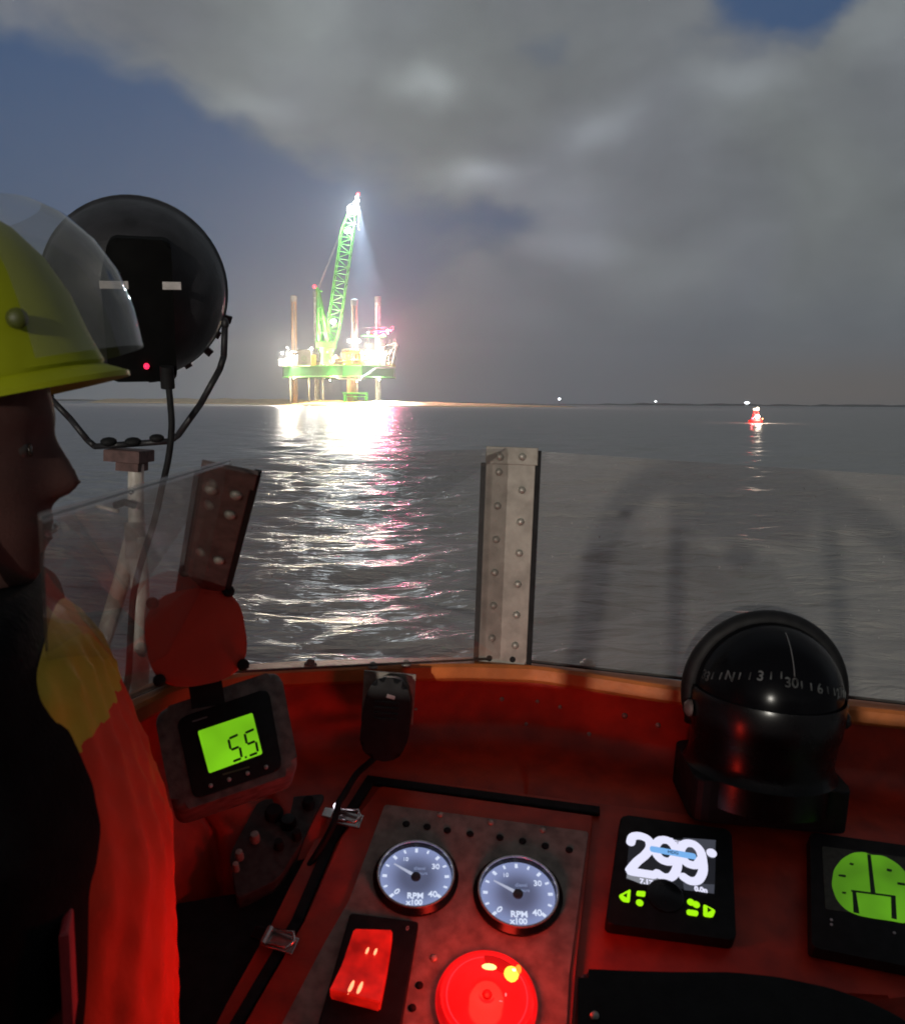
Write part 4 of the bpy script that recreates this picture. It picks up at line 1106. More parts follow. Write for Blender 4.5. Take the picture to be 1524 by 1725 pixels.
# ------------------------------------------------------------------ green pilot display at the right edge
def build_pilot():
    o = FC.px(1460, 1500); e = FC.at(o[0], o[1], 0.0); m = e.mat()
    T = thing('pilot_display', m, 'square black instrument with a round green backlit dial, at the right edge', 'display')
    H = .018
    def Q(L_, h=H):
        out = []
        for x, y in L_:
            p = onplane(x, y, e.O+e.n*h, e.n)-e.O; out.append((p.dot(e.e1), p.dot(e.e2)))
        return out
    mb = MB(); mb.prism(rounded(Q([(1364, 1402), (1580, 1432), (1588, 1640), (1367, 1596)]), .006, 4)[::-1], 0, H, bevel=.002); mb.build('case', BLACKPL, T, smooth='auto')
    mb = MB(); mb.prism(rounded(Q([(1384, 1426), (1562, 1450), (1565, 1556), (1390, 1532)]), .003, 3)[::-1], H-.0003, H+.0004); mb.build('bezel_plate', mat('pilot_plate', (.05, .05, .035), .6, var=.3, scale=200), T)
    G, N, L, bb = nt('pilot_green'); bb.inputs['Base Color'].default_value = (.05, .1, .02, 1); bb.inputs['Emission Color'].default_value = (.22, .72, .015, 1)
    tc = N.new('ShaderNodeTexCoord'); nz = N.new('ShaderNodeTexNoise'); nz.inputs['Scale'].default_value = 14; L.new(tc.outputs['Object'], nz.inputs[0])
    mr = N.new('ShaderNodeMapRange'); mr.inputs['From Min'].default_value = .3; mr.inputs['From Max'].default_value = .7; mr.inputs['To Min'].default_value = .20; mr.inputs['To Max'].default_value = .46; L.new(nz.outputs['Fac'], mr.inputs['Value']); L.new(mr.outputs['Result'], bb.inputs['Emission Strength'])
    out = [(1400, 1492), (1404, 1465), (1418, 1447), (1436, 1437), (1455, 1436), (1466, 1441), (1488, 1442), (1512, 1456), (1530, 1476), (1545, 1510), (1548, 1540), (1525, 1557), (1500, 1552), (1470, 1548), (1445, 1543), (1424, 1534), (1408, 1516)]
    Z = H+.0005
    mb = MB(); mb.prism(rounded(Q(out), .006, 4)[::-1], Z-.0003, Z); mb.build('screen', G, T)
    DK = mat('lcd_segment', (.01, .035, .012), .6)
    mb = MB()
    mb.prism(Q([(1460, 1440), (1466, 1441), (1474, 1506), (1466, 1505)])[::-1], Z, Z+.0003); mb.build('needle', DK, T)
    mb = MB()
    for q in ([(1435, 1502), (1441, 1502), (1447, 1540), (1437, 1538)], [(1500, 1512), (1508, 1513), (1510, 1550), (1501, 1548)], [(1433, 1500), (1508, 1510), (1508, 1513), (1433, 1503)]): mb.prism(Q(q)[::-1], Z, Z+.0003)
    mb.build('window_frame', DK, T)
    for q in ([(1412, 1474), (1424, 1475), (1424, 1479), (1412, 1477)], [(1431, 1454), (1438, 1456), (1436, 1459), (1430, 1457)], [(1493, 1464), (1502, 1466), (1501, 1470), (1493, 1468)], [(1511, 1487), (1524, 1489), (1524, 1493), (1511, 1491)], [(1418, 1503), (1425, 1504), (1424, 1507), (1418, 1506)]):
        mb = MB(); mb.prism(Q(q)[::-1], Z, Z+.0003); mb.build('scale_tick', DK, T)
    mb = MB()
    for (x, y) in ((1400, 1550), (1400, 1558), (1506, 1572)):
        q = Q([(x, y)])[0]; mb = MB(); mb.lathe([(.0016, H), (.0016, H+.0005), (0, H+.0005)], 10, Matrix.Translation((*q, 0))); mb.build('key_mark', MARK, T)
build_pilot()

# ------------------------------------------------------------------ steering compass
def build_compass():
    base = PD(1277, 1292, 1.17)
    fr = Frame(base, B_R, B_U)
    T = thing('steering_compass', fr.mat(), 'big glossy black domed steering compass standing on the dash at the right', 'compass')
    k = 1.15/FPX
    R = 127*k; zc = (1292-1172)*k*1.04
    mb = MB(); mb.lathe([(R*1.0, -.03), (R*1.0, .004), (R*.95, .010), (R*.93, .022), (R*.95, .05), (R*.985, zc-.035), (R*1.0, zc-.010), (R*1.0, zc+.004), (R*.985, zc+.010)], 56, cap=False); mb.build('body', BLACKGLOSS, T, smooth='auto')
    mb = MB(); mb.lathe([(R*.955*cos(a), zc+.006+R*.955*sin(a)) for a in [radians(x) for x in range(0, 91, 6)]], 56, cap=False)
    m_, N, L, bb = nt('compass_dome'); bb.inputs['Base Color'].default_value = (.003, .003, .004, 1); bb.inputs['Roughness'].default_value = .2; bb.inputs['Specular IOR Level'].default_value = .12
    mb.build('dome', m_, T, smooth=True)
    # hood band over the top and lubber line, card figures under the glass
    mb = MB(); mb.tube([(0.002+R*.02, -R*.962*cos(radians(a)), zc+.006+R*.962*sin(radians(a))) for a in range(30, 75, 5)], .0007, 6); mb.build('lubber_line', emis('lubber', (.5, .5, .5), .02, base=(.1, .1, .1)), T)
    rnd = random.Random(4)
    mb = MB()
    for i in range(19):
        a = -90 + (i-9)*8.2; el = 17 + 8*cos(radians((i-9)*10)) + (6 if i < 9 else 0) - abs(i-9)*1.0
        d = Vector((cos(radians(a))*cos(radians(el)), sin(radians(a))*cos(radians(el)), sin(radians(el))))
        p = d*(R*.957) + Vector((0, 0, zc+.006)); up = (Vector((0, 0, 1))-d*d.z).normalized(); rt = up.cross(d)
        m4 = Matrix((rt, up, d)).transposed().to_4x4(); m4.translation = p
        if i % 3 == 0: mb.text(['33', 'N', '3', '30', '6', '27', 'W'][i//3], .017, 0, 0, 0, ex=.0003, bold=.0003, m=m4)
        else: mb.box(-.0009, .0009, -.004, .005, -.0002, .0005, m4)
    mb.build('card_figure', mat('card_mark', (.065, .07, .072), .5, var=.9, scale=60, dirt=(.006, .006, .006)), T)
    mb = MB(); arc = [(R*.985*cos(radians(a)), .012, zc+.004+R*.985*sin(radians(a))) for a in range(-24, 206, 6)]
    mb.tube([(arc[0][0]*.99, .012, .05)] + arc + [(arc[-1][0]*.99, .012, .05)], .0125, 12); mb.build('hood', BLACKPL, T, smooth=True)
    for s in (-1, 1):
        mb = MB(); mb.lathe([(.011, 0), (.011, .004), (.007, .008), (0, .009)], 14, Matrix.Translation((s*R*1.0, -.01, zc-.02)) @ Matrix.Rotation(radians(90*s), 4, 'Y')); mb.build('side_screw', BLACKGLOSS if s > 0 else ALUDARK, T, smooth='auto')
    mb = MB(); mb.prism(rounded([(-R*1.0, -R*.72), (R*1.0, -R*.72), (R*1.0, R*.7), (-R*1.0, R*.7)], .02, 4), -.05, .004, bevel=.003); mb.build('flange', BLACKPL, T)
build_compass()

# ------------------------------------------------------------------ black padded cover in front of the console
def build_cover():
    fr = facing(1240, 1700, .80, -3, tilt_up=32)
    T = thing('padded_cover', fr.mat(), 'black rounded padded cover below the displays at the lower right', 'cover')
    def Q(L_):
        out = []
        for x, y in L_:
            p = onplane(x, y, fr.O, fr.n)-fr.O; out.append((p.dot(fr.e1), p.dot(fr.e2)))
        return out
    out = Q([(974, 1632), (1060, 1636), (1140, 1638), (1230, 1638), (1310, 1646), (1400, 1665), (1470, 1690), (1530, 1722), (1600, 1800), (1600, 1960), (968, 1960)])
    mb = MB(); mb.prism(rounded(out, .01, 4)[::-1], -.09, 0, bevel=.012, seg=4) if False else mb.prism(rounded(out, .01, 4)[::-1], -.09, 0, fr.mat().inverted() @ fr.mat(), bevel=.010, seg=4)
    mb.build('pad', mat('black_vinyl', (.005, .005, .005), .6, var=.5, scale=40, bump=.0006, bscale=260, spec=.2), T, smooth='auto')
    q = Q([(985, 1700)])[0]
    mb = MB(); mb.lathe([(.004, 0), (.004, .002), (0, .003)], 12, Matrix.Translation((q[0]+.01, q[1]-.005, 0))); mb.build('stud', RIVET, T, smooth=True)
build_cover()

# ------------------------------------------------------------------ depth display reading 5.5 with its round orange neighbour
def build_depth():
    fr = facing(381, 1258, .95, 15.5, tilt_up=14)
    T = thing('depth_display', fr.mat(), 'tilted grey cased instrument with a green screen reading 5.5, at the left', 'display')
    def Q(L_, h=0):
        out = []
        for x, y in L_:
            p = onplane(x, y, fr.O+fr.n*h, fr.n)-fr.O; out.append((p.dot(fr.e1), p.dot(fr.e2)))
        return out
    oq = rounded(Q([(258, 1198), (472, 1126), (505, 1300), (292, 1372)]), .016, 6)[::-1]
    mb = MB(); mb.prism(oq, -.075, 0, bevel=.008, seg=4); cs = mb.build('case', BEZEL, T, smooth='auto')
    mb = MB(); mb.prism(rounded(Q([(297, 1212), (452, 1160), (476, 1296), (326, 1348)]), .010, 5)[::-1], -.004, .0022, bevel=.0018); mb.build('front', BLACKPL, T, smooth='auto')
    Z = .0024
    G, N, L, bb = nt('lcd_green'); bb.inputs['Base Color'].default_value = (.05, .12, .01, 1); bb.inputs['Emission Color'].default_value = (.27, .80, .012, 1)
    tc = N.new('ShaderNodeTexCoord'); nz = N.new('ShaderNodeTexNoise'); nz.inputs['Scale'].default_value = 16; L.new(tc.outputs['Object'], nz.inputs[0])
    mr = N.new('ShaderNodeMapRange'); mr.inputs['From Min'].default_value = .3; mr.inputs['From Max'].default_value = .7; mr.inputs['To Min'].default_value = .48; mr.inputs['To Max'].default_value = .78; L.new(nz.outputs['Fac'], mr.inputs['Value']); L.new(mr.outputs['Result'], bb.inputs['Emission Strength'])
    s = Q([(333, 1233), (425, 1202), (442, 1271), (352, 1304)])
    mb = MB(); mb.prism(rounded(s, .002, 3)[::-1], Z-.0006, Z); sc_ = mb.build('screen', G, T)
    DK = mat('lcd_digit', (.005, .02, .012), .5)
    # seven-segment digits
    c0 = Vector(Q([(333, 1233)])[0]); ex = (Vector(s[1])-Vector(s[0])); ey = (Vector(s[3])-Vector(s[0]))
    def P(u, v): w = c0 + ex*u + ey*v; return (w.x, w.y)
    def seg(mb, u0, v0, u1, v1, t=.024):
        a, c = Vector(P(u0, v0)), Vector(P(u1, v1)); d = (c-a).normalized(); nn = Vector((-d.y, d.x)); w = t*ex.length
        mb.prism([(a+d*w*.3+nn*w*.9), (c-d*w*.3+nn*w*.9), c+d*w*.3, (c-d*w*.3-nn*w*.9), (a+d*w*.3-nn*w*.9), a-d*w*.3][::-1], Z, Z+.0004)
    for u in (.46, .755):
        w, sk = .165, .02
        mb = MB()
        seg(mb, u+.03, .40, u+w+.02, .38); seg(mb, u+.01, .42, u-.0, .64); seg(mb, u+.01, .665, u+w-.02, .655); seg(mb, u+w-.005, .68, u+w-.02, .90); seg(mb, u-.01, .93, u+w-.04, .925)
        mb.build('digit', DK, sc_)
    q = P(.675, .935); mb = MB(); mb.box(q[0]-.0011, q[0]+.0011, q[1]-.0011, q[1]+.0011, Z, Z+.0004); mb.build('decimal_point', DK, sc_)
    for k in range(4):
        q = Q([(355+31*k, 1325-10.5*k)])[0]; mb = MB(); mb.lathe([(.0022, Z), (.0022, Z+.0012), (0, Z+.0016)], 10, Matrix.Translation((*q, 0))); mb.build('key', MARK if k in (0, 1) else MARK, T, smooth=True)
    a, c = Q([(375, 1306), (420, 1293)]); d = Vector(c)-Vector(a)
    mb = MB(); mb.box(0, d.length, -.0009, .0009, Z, Z+.0003, Matrix.Translation((*a, 0)) @ Matrix.Rotation(atan2(d.y, d.x), 4, 'Z')); mb.build('caption_bar', mat('caption', (.10, .12, .05), .6), T)
    a, c = Q([(324, 1217), (349, 1209)]); d = Vector(c)-Vector(a)
    mb = MB(); mb.box(0, d.length, -.0008, .0008, Z, Z+.0003, Matrix.Translation((*a, 0)) @ Matrix.Rotation(atan2(d.y, d.x), 4, 'Z')); mb.build('name_bar', mat('dim_name', (.16, .15, .15), .6), T)
build_depth()
def build_cap():
    fr = facing(331, 1072, .92, 8, tilt_up=4)
    T = thing('speaker_cover', fr.mat(), 'round-sided orange cover with black corner bolts above the 5.5 display', 'cover')
    R = 81*.92/FPX
    pts = []
    for a in range(0, 360, 6):
        t = radians(a); r = R*(abs(cos(t))**2.9+abs(sin(t))**2.9)**(-1/2.9); pts.append((r*cos(t), r*sin(t)))
    mb = MB(); mb.prism(pts, -.012, .0, bevel=.003, seg=3); mb.build('cover_plate', mat('orange_gel', (.66, .040, .012), .55, var=.12, scale=12), T, smooth='auto')
    mb = MB(); mb.prism([(x*.97, y*.97) for x, y in pts], -.06, -.012, bevel=.0); mb.build('housing', BLACKPL, T, smooth='auto')
    for a in (47, 133, 222, 318):
        mb = MB(); q = (R*1.13*cos(radians(a)), R*1.13*sin(radians(a))); mb.lathe([(.0065, -.012), (.0065, .003), (.0045, .005), (0, .0052)], 10, Matrix.Translation((*q, 0))); mb.build('bolt', BLACK, T, smooth='auto')
    mb = MB(); mb.prism([(-.015, -.085), (.02, -.085), (.02, -.03), (-.015, -.03)], -.075, -.06); mb.build('bracket', BLACKPL, T)
build_cap()

# ------------------------------------------------------------------ microphone with its clip and cord
def build_mic():
    s = 1.195
    p = PD(655, 1160, s)
    fr = Frame(p, B_R, (-B_F + B_U*.05).normalized())
    T = thing('clip_plate', fr.mat(), 'grey metal clip plate under the coaming, behind the black microphone', 'plate')
    k = s/FPX
    mb = MB(); mb.box(-44*k, 44*k, -60*k, 27*k, -.004, .0, bevel=.001); mb.build('plate', mat('grey_clip', (.26, .225, .19), .65, var=.3, scale=80, bump=.0003, bscale=500), T)
    mb = MB(); mb.box(-.008, .008, -.03, -.018, 0, .012); mb.build('clip', BLACKPL, T)
    fm = Frame(PD(652, 1205, s-.035), B_R, (-B_F + B_U*.25).normalized())
    M_ = thing('hand_microphone', fm.mat(), 'black hand microphone hanging on the grey clip plate', 'microphone')
    k = (s-.035)/FPX
    prof = [(-26, 56), (-12, 64), (14, 64), (30, 54), (39, 30), (40, 0), (37, -42), (28, -66), (4, -74), (-22, -70), (-40, -50), (-40, 0), (-36, 34)]
    mb = MB(); mb.prism(rounded([(x*k, y*k) for x, y in prof], .006, 3)[::-1], -.016, .016, bevel=.007, seg=4); mb.build('body', BLACKPL, M_, smooth='auto')
    mb = MB(); 
    for i in range(4): mb.box(-20*k, 20*k, (22-9*i)*k, (25-9*i)*k, .0155, .0168)
    mb.build('grille', BLACKGLOSS, M_)
    mb = MB(); mb.box(-8*k, 6*k, 30*k, 36*k, .0155, .0168, Matrix.Rotation(-.2, 4, 'Z')); mb.build('name_mark', MARK, M_)
    mb = MB(); mb.box(-.030, -.024, -.03, .01, -.006, .006, bevel=.001); mb.build('talk_key', BLACK, M_)
    pa = [PD(640, 1268, 1.19), PD(622, 1285, 1.17), PD(600, 1305, 1.145), PD(580, 1338, 1.115), PD(571, 1352, 1.10), PD(566, 1372, 1.085), PD(556, 1400, 1.07), PD(520, 1460, 1.06), PD(455, 1560, 1.03), PD(400, 1650, 1.0)]
    mb = MB(); mb.tube(smoothpath(pa, 6), .0042, 8)
    o = mb.build('microphone_cord', BLACK, None, smooth=True, origin=pa[0]); tag(o, 'thin black cord running from the microphone down beside the console seal', 'cord')
build_mic()

# ------------------------------------------------------------------ toggle latches along the lid, left switch plate
def build_latch(px, py, rot, label):
    o = FC.px(px, py); m = FC.at(o[0], o[1], .004, radians(rot)).mat()
    T = thing('toggle_latch', m, label, 'latch', 'toggle latches on the console seal')
    mb = MB(); mb.box(-.018, .020, -.010, .010, 0, .003, bevel=.001); mb.build('base', STEEL, T)
    mb = MB(); mb.tube([(-.012, -.008, .006), (.014, -.009, .011), (.019, 0, .012), (.014, .009, .011), (-.012, .008, .006)], .0022, 8); mb.build('loop', STEEL, T, smooth=True)
    mb = MB(); mb.tube([(-.014, -.010, .006), (-.014, .010, .006)], .004, 10); mb.build('pivot', STEEL, T, smooth='auto')
    mb = MB(); mb.prism([(-.030, -.007), (-.012, -.008), (-.012, .008), (-.030, .007)], .004, .0075, bevel=.001); mb.build('lever', BLACKGLOSS if py > 1500 else STEEL, T)
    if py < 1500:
        mb = MB(); mb.ball((-.016, .008, .012), .0034, 10, (.8, 1.3, 1)); mb.build('latch_glint', emis('painted_white_glint', (.95, .85, 1.0), 2.5), T, smooth=True)  # glowing bead painted in as the latch's white glint
build_latch(583, 1385, -8, 'upper steel toggle latch on the console seal, with a bright white glint')
build_latch(470, 1592, -12, 'lower dark toggle latch on the console seal, near the bottom left')
def build_leftplate():
    o = FC.px(470, 1420, .004); m = FC.mat(o[0], o[1], .004)
    T = thing('switch_plate', m, 'worn grey brown switch plate with small knobs left of the console seal', 'plate')
    Q = lambda L_: [(x-o[0], y-o[1]) for x, y in FC.pts(L_, .004)]
    mb = MB(); mb.prism(rounded(Q([(436, 1348), (548, 1336), (512, 1412), (468, 1482), (398, 1516), (386, 1440)]), .008, 3)[::-1], -.06, 0, bevel=.002); mb.build('panel', mat('dark_switch_plate', (.05, .042, .038), .7, var=.4, scale=80), T)
    for (x, y, r, m_) in ((462, 1374, .0115, BLACK), (486, 1390, .010, BLACKGLOSS), (520, 1358, .008, BLACK), (430, 1416, .006, RIVET), (404, 1446, .005, RIVET), (470, 1428, .006, BLACK), (500, 1412, .006, BLACK), (398, 1466, .004, RIVET)):
        q = Q([(x, y)])[0]; mb = MB(); mb.lathe([(r, 0), (r, .006), (r*.8, .012), (0, .013)], 16, Matrix.Translation((*q, 0))); mb.build('knob', m_, T, smooth='auto')
build_leftplate()

# ------------------------------------------------------------------ searchlight on its white mast outside the screen
def build_mast():
    d = 1.36
    o = PD(232, 1160, d) - Vector((0, 0, .25))
    T = thing('lamp_mast', o, 'white painted forked mast that carries the searchlight outside the left pane', 'mast')
    bpy.context.view_layer.update()
    b = lambda mb, n, m, p=T, s=True: mb.build(n, m, p, smooth=s, origin=o)
    k = d/FPX
    mb = MB(); mb.tube(smoothpath([PD(229, 782, d), PD(229, 850, d), PD(231, 925, d)], 3), 13*k, 14); b(mb, 'post', WHITEP, s='auto')
    mb = MB(); mb.tube([PD(224, 905, d), PD(206, 975, d+.01), PD(180, 1060, d+.02), PD(140, 1180, d+.03)], 14*k, 14); b(mb, 'leg', WHITEP)
    mb = MB(); mb.tube([PD(232, 905, d), PD(236, 1000, d), PD(236, 1160, d), PD(236, 1230, d)], 15*k, 14); b(mb, 'leg', WHITEP)
    mb = MB(); mb.tube([PD(227, 880, d), PD(228, 940, d)], 17*k, 14); b(mb, 'collar', mat('mast_collar', (.28, .25, .23), .6, var=.5, scale=60), s='auto')
    fr = Frame(PD(218, 768, d), B_R, B_U)
    mb = MB(); mb.box(-30*k, 30*k, -.03, .03, -.008, .010, fr.mat(), bevel=.002); mb.box(-14*k, 24*k, -.02, .02, -.022, -.008, fr.mat(), bevel=.002); b(mb, 'top_plate', mat('red_brown_plate', (.10, .05, .045), .7, var=.4, scale=80), s=False)
    mb = MB(); mb.tube([PD(163, 852, d-.02), PD(199, 861, d-.03)], 3.6*k, 8); b(mb, 'bracket', WHITEP)
    mb = MB(); mb.tube([PD(192, 852, d-.03), PD(210, 846, d-.03), PD(228, 852, d-.02)], 6*k, 8); b(mb, 'clamp', BLACK)
    mb = MB(); mb.ball(PD(221, 829, d-.012), 5*k, 10); b(mb, 'bolt', STEEL)
build_mast()
def build_searchlight():
    d = 1.36; k = d/FPX
    c = PD(229, 494, d)
    ax = (ray(230, 492).normalized() + B_U*.14 + B_R*.02).normalized()      # shines away from the boat, a touch upwards
    n = -ax
    fr = Frame(c, B_R, n); fr.n = n
    R = 150*k
    T = thing('searchlight', fr.mat(), 'big round black searchlight seen from behind, on the white mast at the left', 'searchlight')
    mb = MB(); mb.lathe([(R*1.0, -.075), (R*1.03, -.07), (R*1.03, -.045), (R*1.0, -.04), (R*.985, -.02), (R*.93, .015), (R*.80, .05), (R*.58, .078), (R*.35, .09), (0, .094)], 64, cap=False); mb.build('housing', LAMPBODY, T, smooth='auto')
    mb = MB(); mb.lathe([(R*.99, -.068), (0, -.062)], 48, cap=False); mb.build('lens', clear_glass('lamp_glass'), T, smooth=True)
    mb = MB(); mb.lathe([(R*.95, -.06), (R*.6, .03), (R*.2, .06), (0, .062)], 48, cap=False); mb.build('reflector', STEEL, T, smooth=True)
    mb = MB(); mb.prism(rounded([(-46*k, -122*k), (58*k, -122*k), (60*k, 98*k), (-30*k, 100*k), (-46*k, 40*k)], .012, 4), .04, .115, bevel=.006, seg=3); bx = mb.build('back_box', mat('back_box_black', (.003, .003, .003), .8, spec=.1), T, smooth='auto')
    for (x0, x1, y) in ((-48, -6, 30), (44, 72, 30)):
        mb = MB(); mb.box(x0*k, x1*k, y*k-.0055, y*k+.0055, .1155 if x0 < 0 else .1155, .117, bevel=.001); mb.build('sticker', PALELABEL, bx)
    mb = MB(); mb.lathe([(.004, 0), (.004, .006), (0, .008)], 10, Matrix.Translation((12*k, -96*k, .115))); mb.build('red_glint', emis('painted_red_glint', (1, .02, .08), 2.0), bx, smooth=True)  # glowing bead put in for a tiny red reflection
    rnd = random.Random(8)
    for a in list(range(200, 345, 13)):
        mb = MB(); t = radians(a+rnd.uniform(-4, 4)); q = (R*1.03*cos(t), R*1.03*sin(t)); l = rnd.uniform(.004, .012)
        mb.box(-.006, l, -.006, .006, -.006, .006, Matrix.Translation((*q, -.055)) @ Matrix.Rotation(t, 4, 'Z'), bevel=.001); mb.build('rim_clip', LAMPBODY, T)
    # yoke
    W = lambda px, py, dd=0: fr.mat().inverted() @ PD(px, py, d+dd)
    mb = MB()
    path = [W(379, 545), W(377, 600), W(370, 622), W(338, 680), W(300, 733), W(286, 743), W(220, 748), W(160, 752), W(148, 742), W(118, 705), W(86, 672), W(80, 640), W(78, 560)]
    for a, c2 in zip(path, path[1:]): mb.tube([a, c2], 5.5*k, 8)
    for q in path: mb.ball(q, 5.5*k, 8)
    yk = mb.build('yoke', LAMPBODY, T, smooth=True)
    for (x, y, r) in ((183, 744, 11), (224, 744, 11), (264, 738, 10)):
        mb = MB(); q = W(x, y, -.005); mb.ball(q, r*k, 10, (1.3, .7, 1)); mb.build('wing_nut', BLACK, yk, smooth=True)
    for x, y in ((379, 545), (78, 560)):
        mb = MB(); q = W(x, y); mb.ball(q, 9*k, 10, (.8, 1.2, 1)); mb.build('pivot_knob', LAMPBODY, yk, smooth=True)
    mb = MB(); q = W(282, 640, -.06); mb.tube([q+Vector((0, .02, 0)), q+Vector((0, -.012, 0))], .010, 12); mb.build('cable_gland', BLACK, T, smooth='auto')
    pa = [PD(283, 642, d-.06), PD(287, 680, d-.06), PD(289, 720, d-.065), PD(284, 770, d-.06), PD(273, 820, d-.05), PD(262, 870, d-.05), PD(248, 915, d-.05), PD(233, 965, d-.05), PD(224, 1010, d-.05), PD(220, 1070, d-.05), PD(217, 1130, d-.06), PD(211, 1170, d-.08), PD(200, 1230, d-.1)]
    mb = MB(); mb.tube(smoothpath(pa, 6), 5.2*k, 10)
    o = mb.build('searchlight_cable', BLACK, None, smooth=True, origin=pa[0]); tag(o, 'long black cable hanging from the searchlight down past the white mast', 'cable')
build_searchlight()
# ------------------------------------------------------------------ moonlight from low astern, unseen frame and seat added to shade the pane and dash
MOON_EL, MOON_AZ = radians(8.0), radians(14.0)
MOON_D = Vector((sin(MOON_AZ)*cos(MOON_EL), cos(MOON_AZ)*cos(MOON_EL), -sin(MOON_EL)))
def build_moon():
    ld = bpy.data.lights.new('moon', 'SUN'); ld.energy = MOON_W; ld.color = (1.0, .95, .85); ld.angle = radians(.6)
    o = bpy.data.objects.new('moon', ld); COL.objects.link(o); o.location = (-2, -8, 6)
    o.rotation_euler = MOON_D.to_track_quat('-Z', 'Y').to_euler()
MOON_W = 1.9
build_moon()
def build_astern():
    o = BP(0, -.5, -1.24)  # seat added astern to keep the low moonlight off the dash
    T = thing('shade_seat', o, 'unseen black padded bench seat added behind the helm to shade the dash', 'seat')
    bpy.context.view_layer.update()
    m4 = Matrix((B_R, B_F, B_U)).transposed().to_4x4(); m4.translation = BP(0, 0, 0)
    VIN = mat('seat_vinyl', (.010, .010, .011), .55, var=.4, scale=30, bump=.0006, bscale=240)
    mb = MB(); mb.box(-1.25, 1.25, -.48, -.36, -.80, -.185, m4, bevel=.03); mb.build('backrest', VIN, T, smooth='auto', origin=o)
    mb = MB(); mb.box(-1.25, 1.25, -.36, .02, -.80, -.68, m4, bevel=.03); mb.build('cushion', VIN, T, smooth='auto', origin=o)
    mb = MB(); mb.box(-1.2, 1.2, -.44, -.02, -1.24, -.80, m4); mb.build('seat_box', ORANGE, T, origin=o)
    # unseen frame further aft, shaped so its shadow stands in for mirrored shapes
    cb = WS['cb']; nn = WS['n_right']
    def back(px, py, f=-.75):
        p = onplane(px, py, cb, nn); d = -MOON_D
        return p + d*((f - bco(p)[1])/d.dot(B_F))
    o2 = BP(.3, -.75, -1.24)
    T2 = thing('shadow_frame', o2, 'unseen dark arched frame added astern, its shadow standing in for reflections on the right windscreen pane', 'frame')
    bpy.context.view_layer.update()
    arch = [(968, 1190), (985, 1080), (1000, 985), (1022, 900), (1062, 838), (1115, 803), (1185, 792), (1265, 796), (1345, 812), (1420, 850), (1490, 900), (1560, 960), (1600, 1100), (1610, 1230)]
    pts = [back(*p) for p in arch]
    mb = MB(); mb.tube(smoothpath([pts[0]-B_U*.85] + pts + [pts[-1]-B_U*.85], 5), .021, 10); mb.build('hoop', BLACK, T2, smooth=True, origin=o2)
    for a, c, r in (((1141, 795), (1136, 1230), .0115), ((1392, 835), (1432, 1230), .013)):
        mb = MB(); mb.tube([back(*a), back(*c), back(*c)-B_U*.9], r, 10); mb.build('post', BLACK, T2, smooth=True, origin=o2)
    e = Frame(back(1262, 845), B_R, -B_F)
    k = .9/FPX*1.0
    mb = MB(); mb.box(-.082, .082, -.052, .05, -.05, .03, e.mat(), bevel=.01); mb.build('shadow_block', BLACK, T2, origin=o2)  # block added only for the shape of its shadow
    mb = MB(); mb.ball((-.005, -.075, 0), .024, 12, (1, .8, 1), e.mat()); mb.build('shadow_bob', BLACK, T2, smooth=True, origin=o2)  # hanging piece added to extend that shadow

# ------------------------------------------------------------------ the crew member at the left edge
def remeshed(mb, voxel, it=3):
    me = bpy.data.meshes.new('t'); bmesh.ops.recalc_face_normals(mb.bm, faces=mb.bm.faces[:]); mb.bm.to_mesh(me); mb.bm.free()
    o = bpy.data.objects.new('t', me); COL.objects.link(o)
    r = o.modifiers.new('r', 'REMESH'); r.mode = 'VOXEL'; r.voxel_size = voxel; r.use_smooth_shade = True
    s = o.modifiers.new('s', 'SMOOTH'); s.factor = .5; s.iterations = it
    dg = bpy.context.evaluated_depsgraph_get(); m2 = bpy.data.meshes.new_from_object(o.evaluated_get(dg))
    bpy.data.objects.remove(o); bpy.data.meshes.remove(me)
    m2.polygons.foreach_set('use_smooth', [True]*len(m2.polygons))
    return m2
def mesh_obj(name, me, mats, parent):
    me.name = name; me.materials.clear()
    for m in mats: me.materials.append(m)
    o = bpy.data.objects.new(name, me); COL.objects.link(o); o.parent = parent; return o

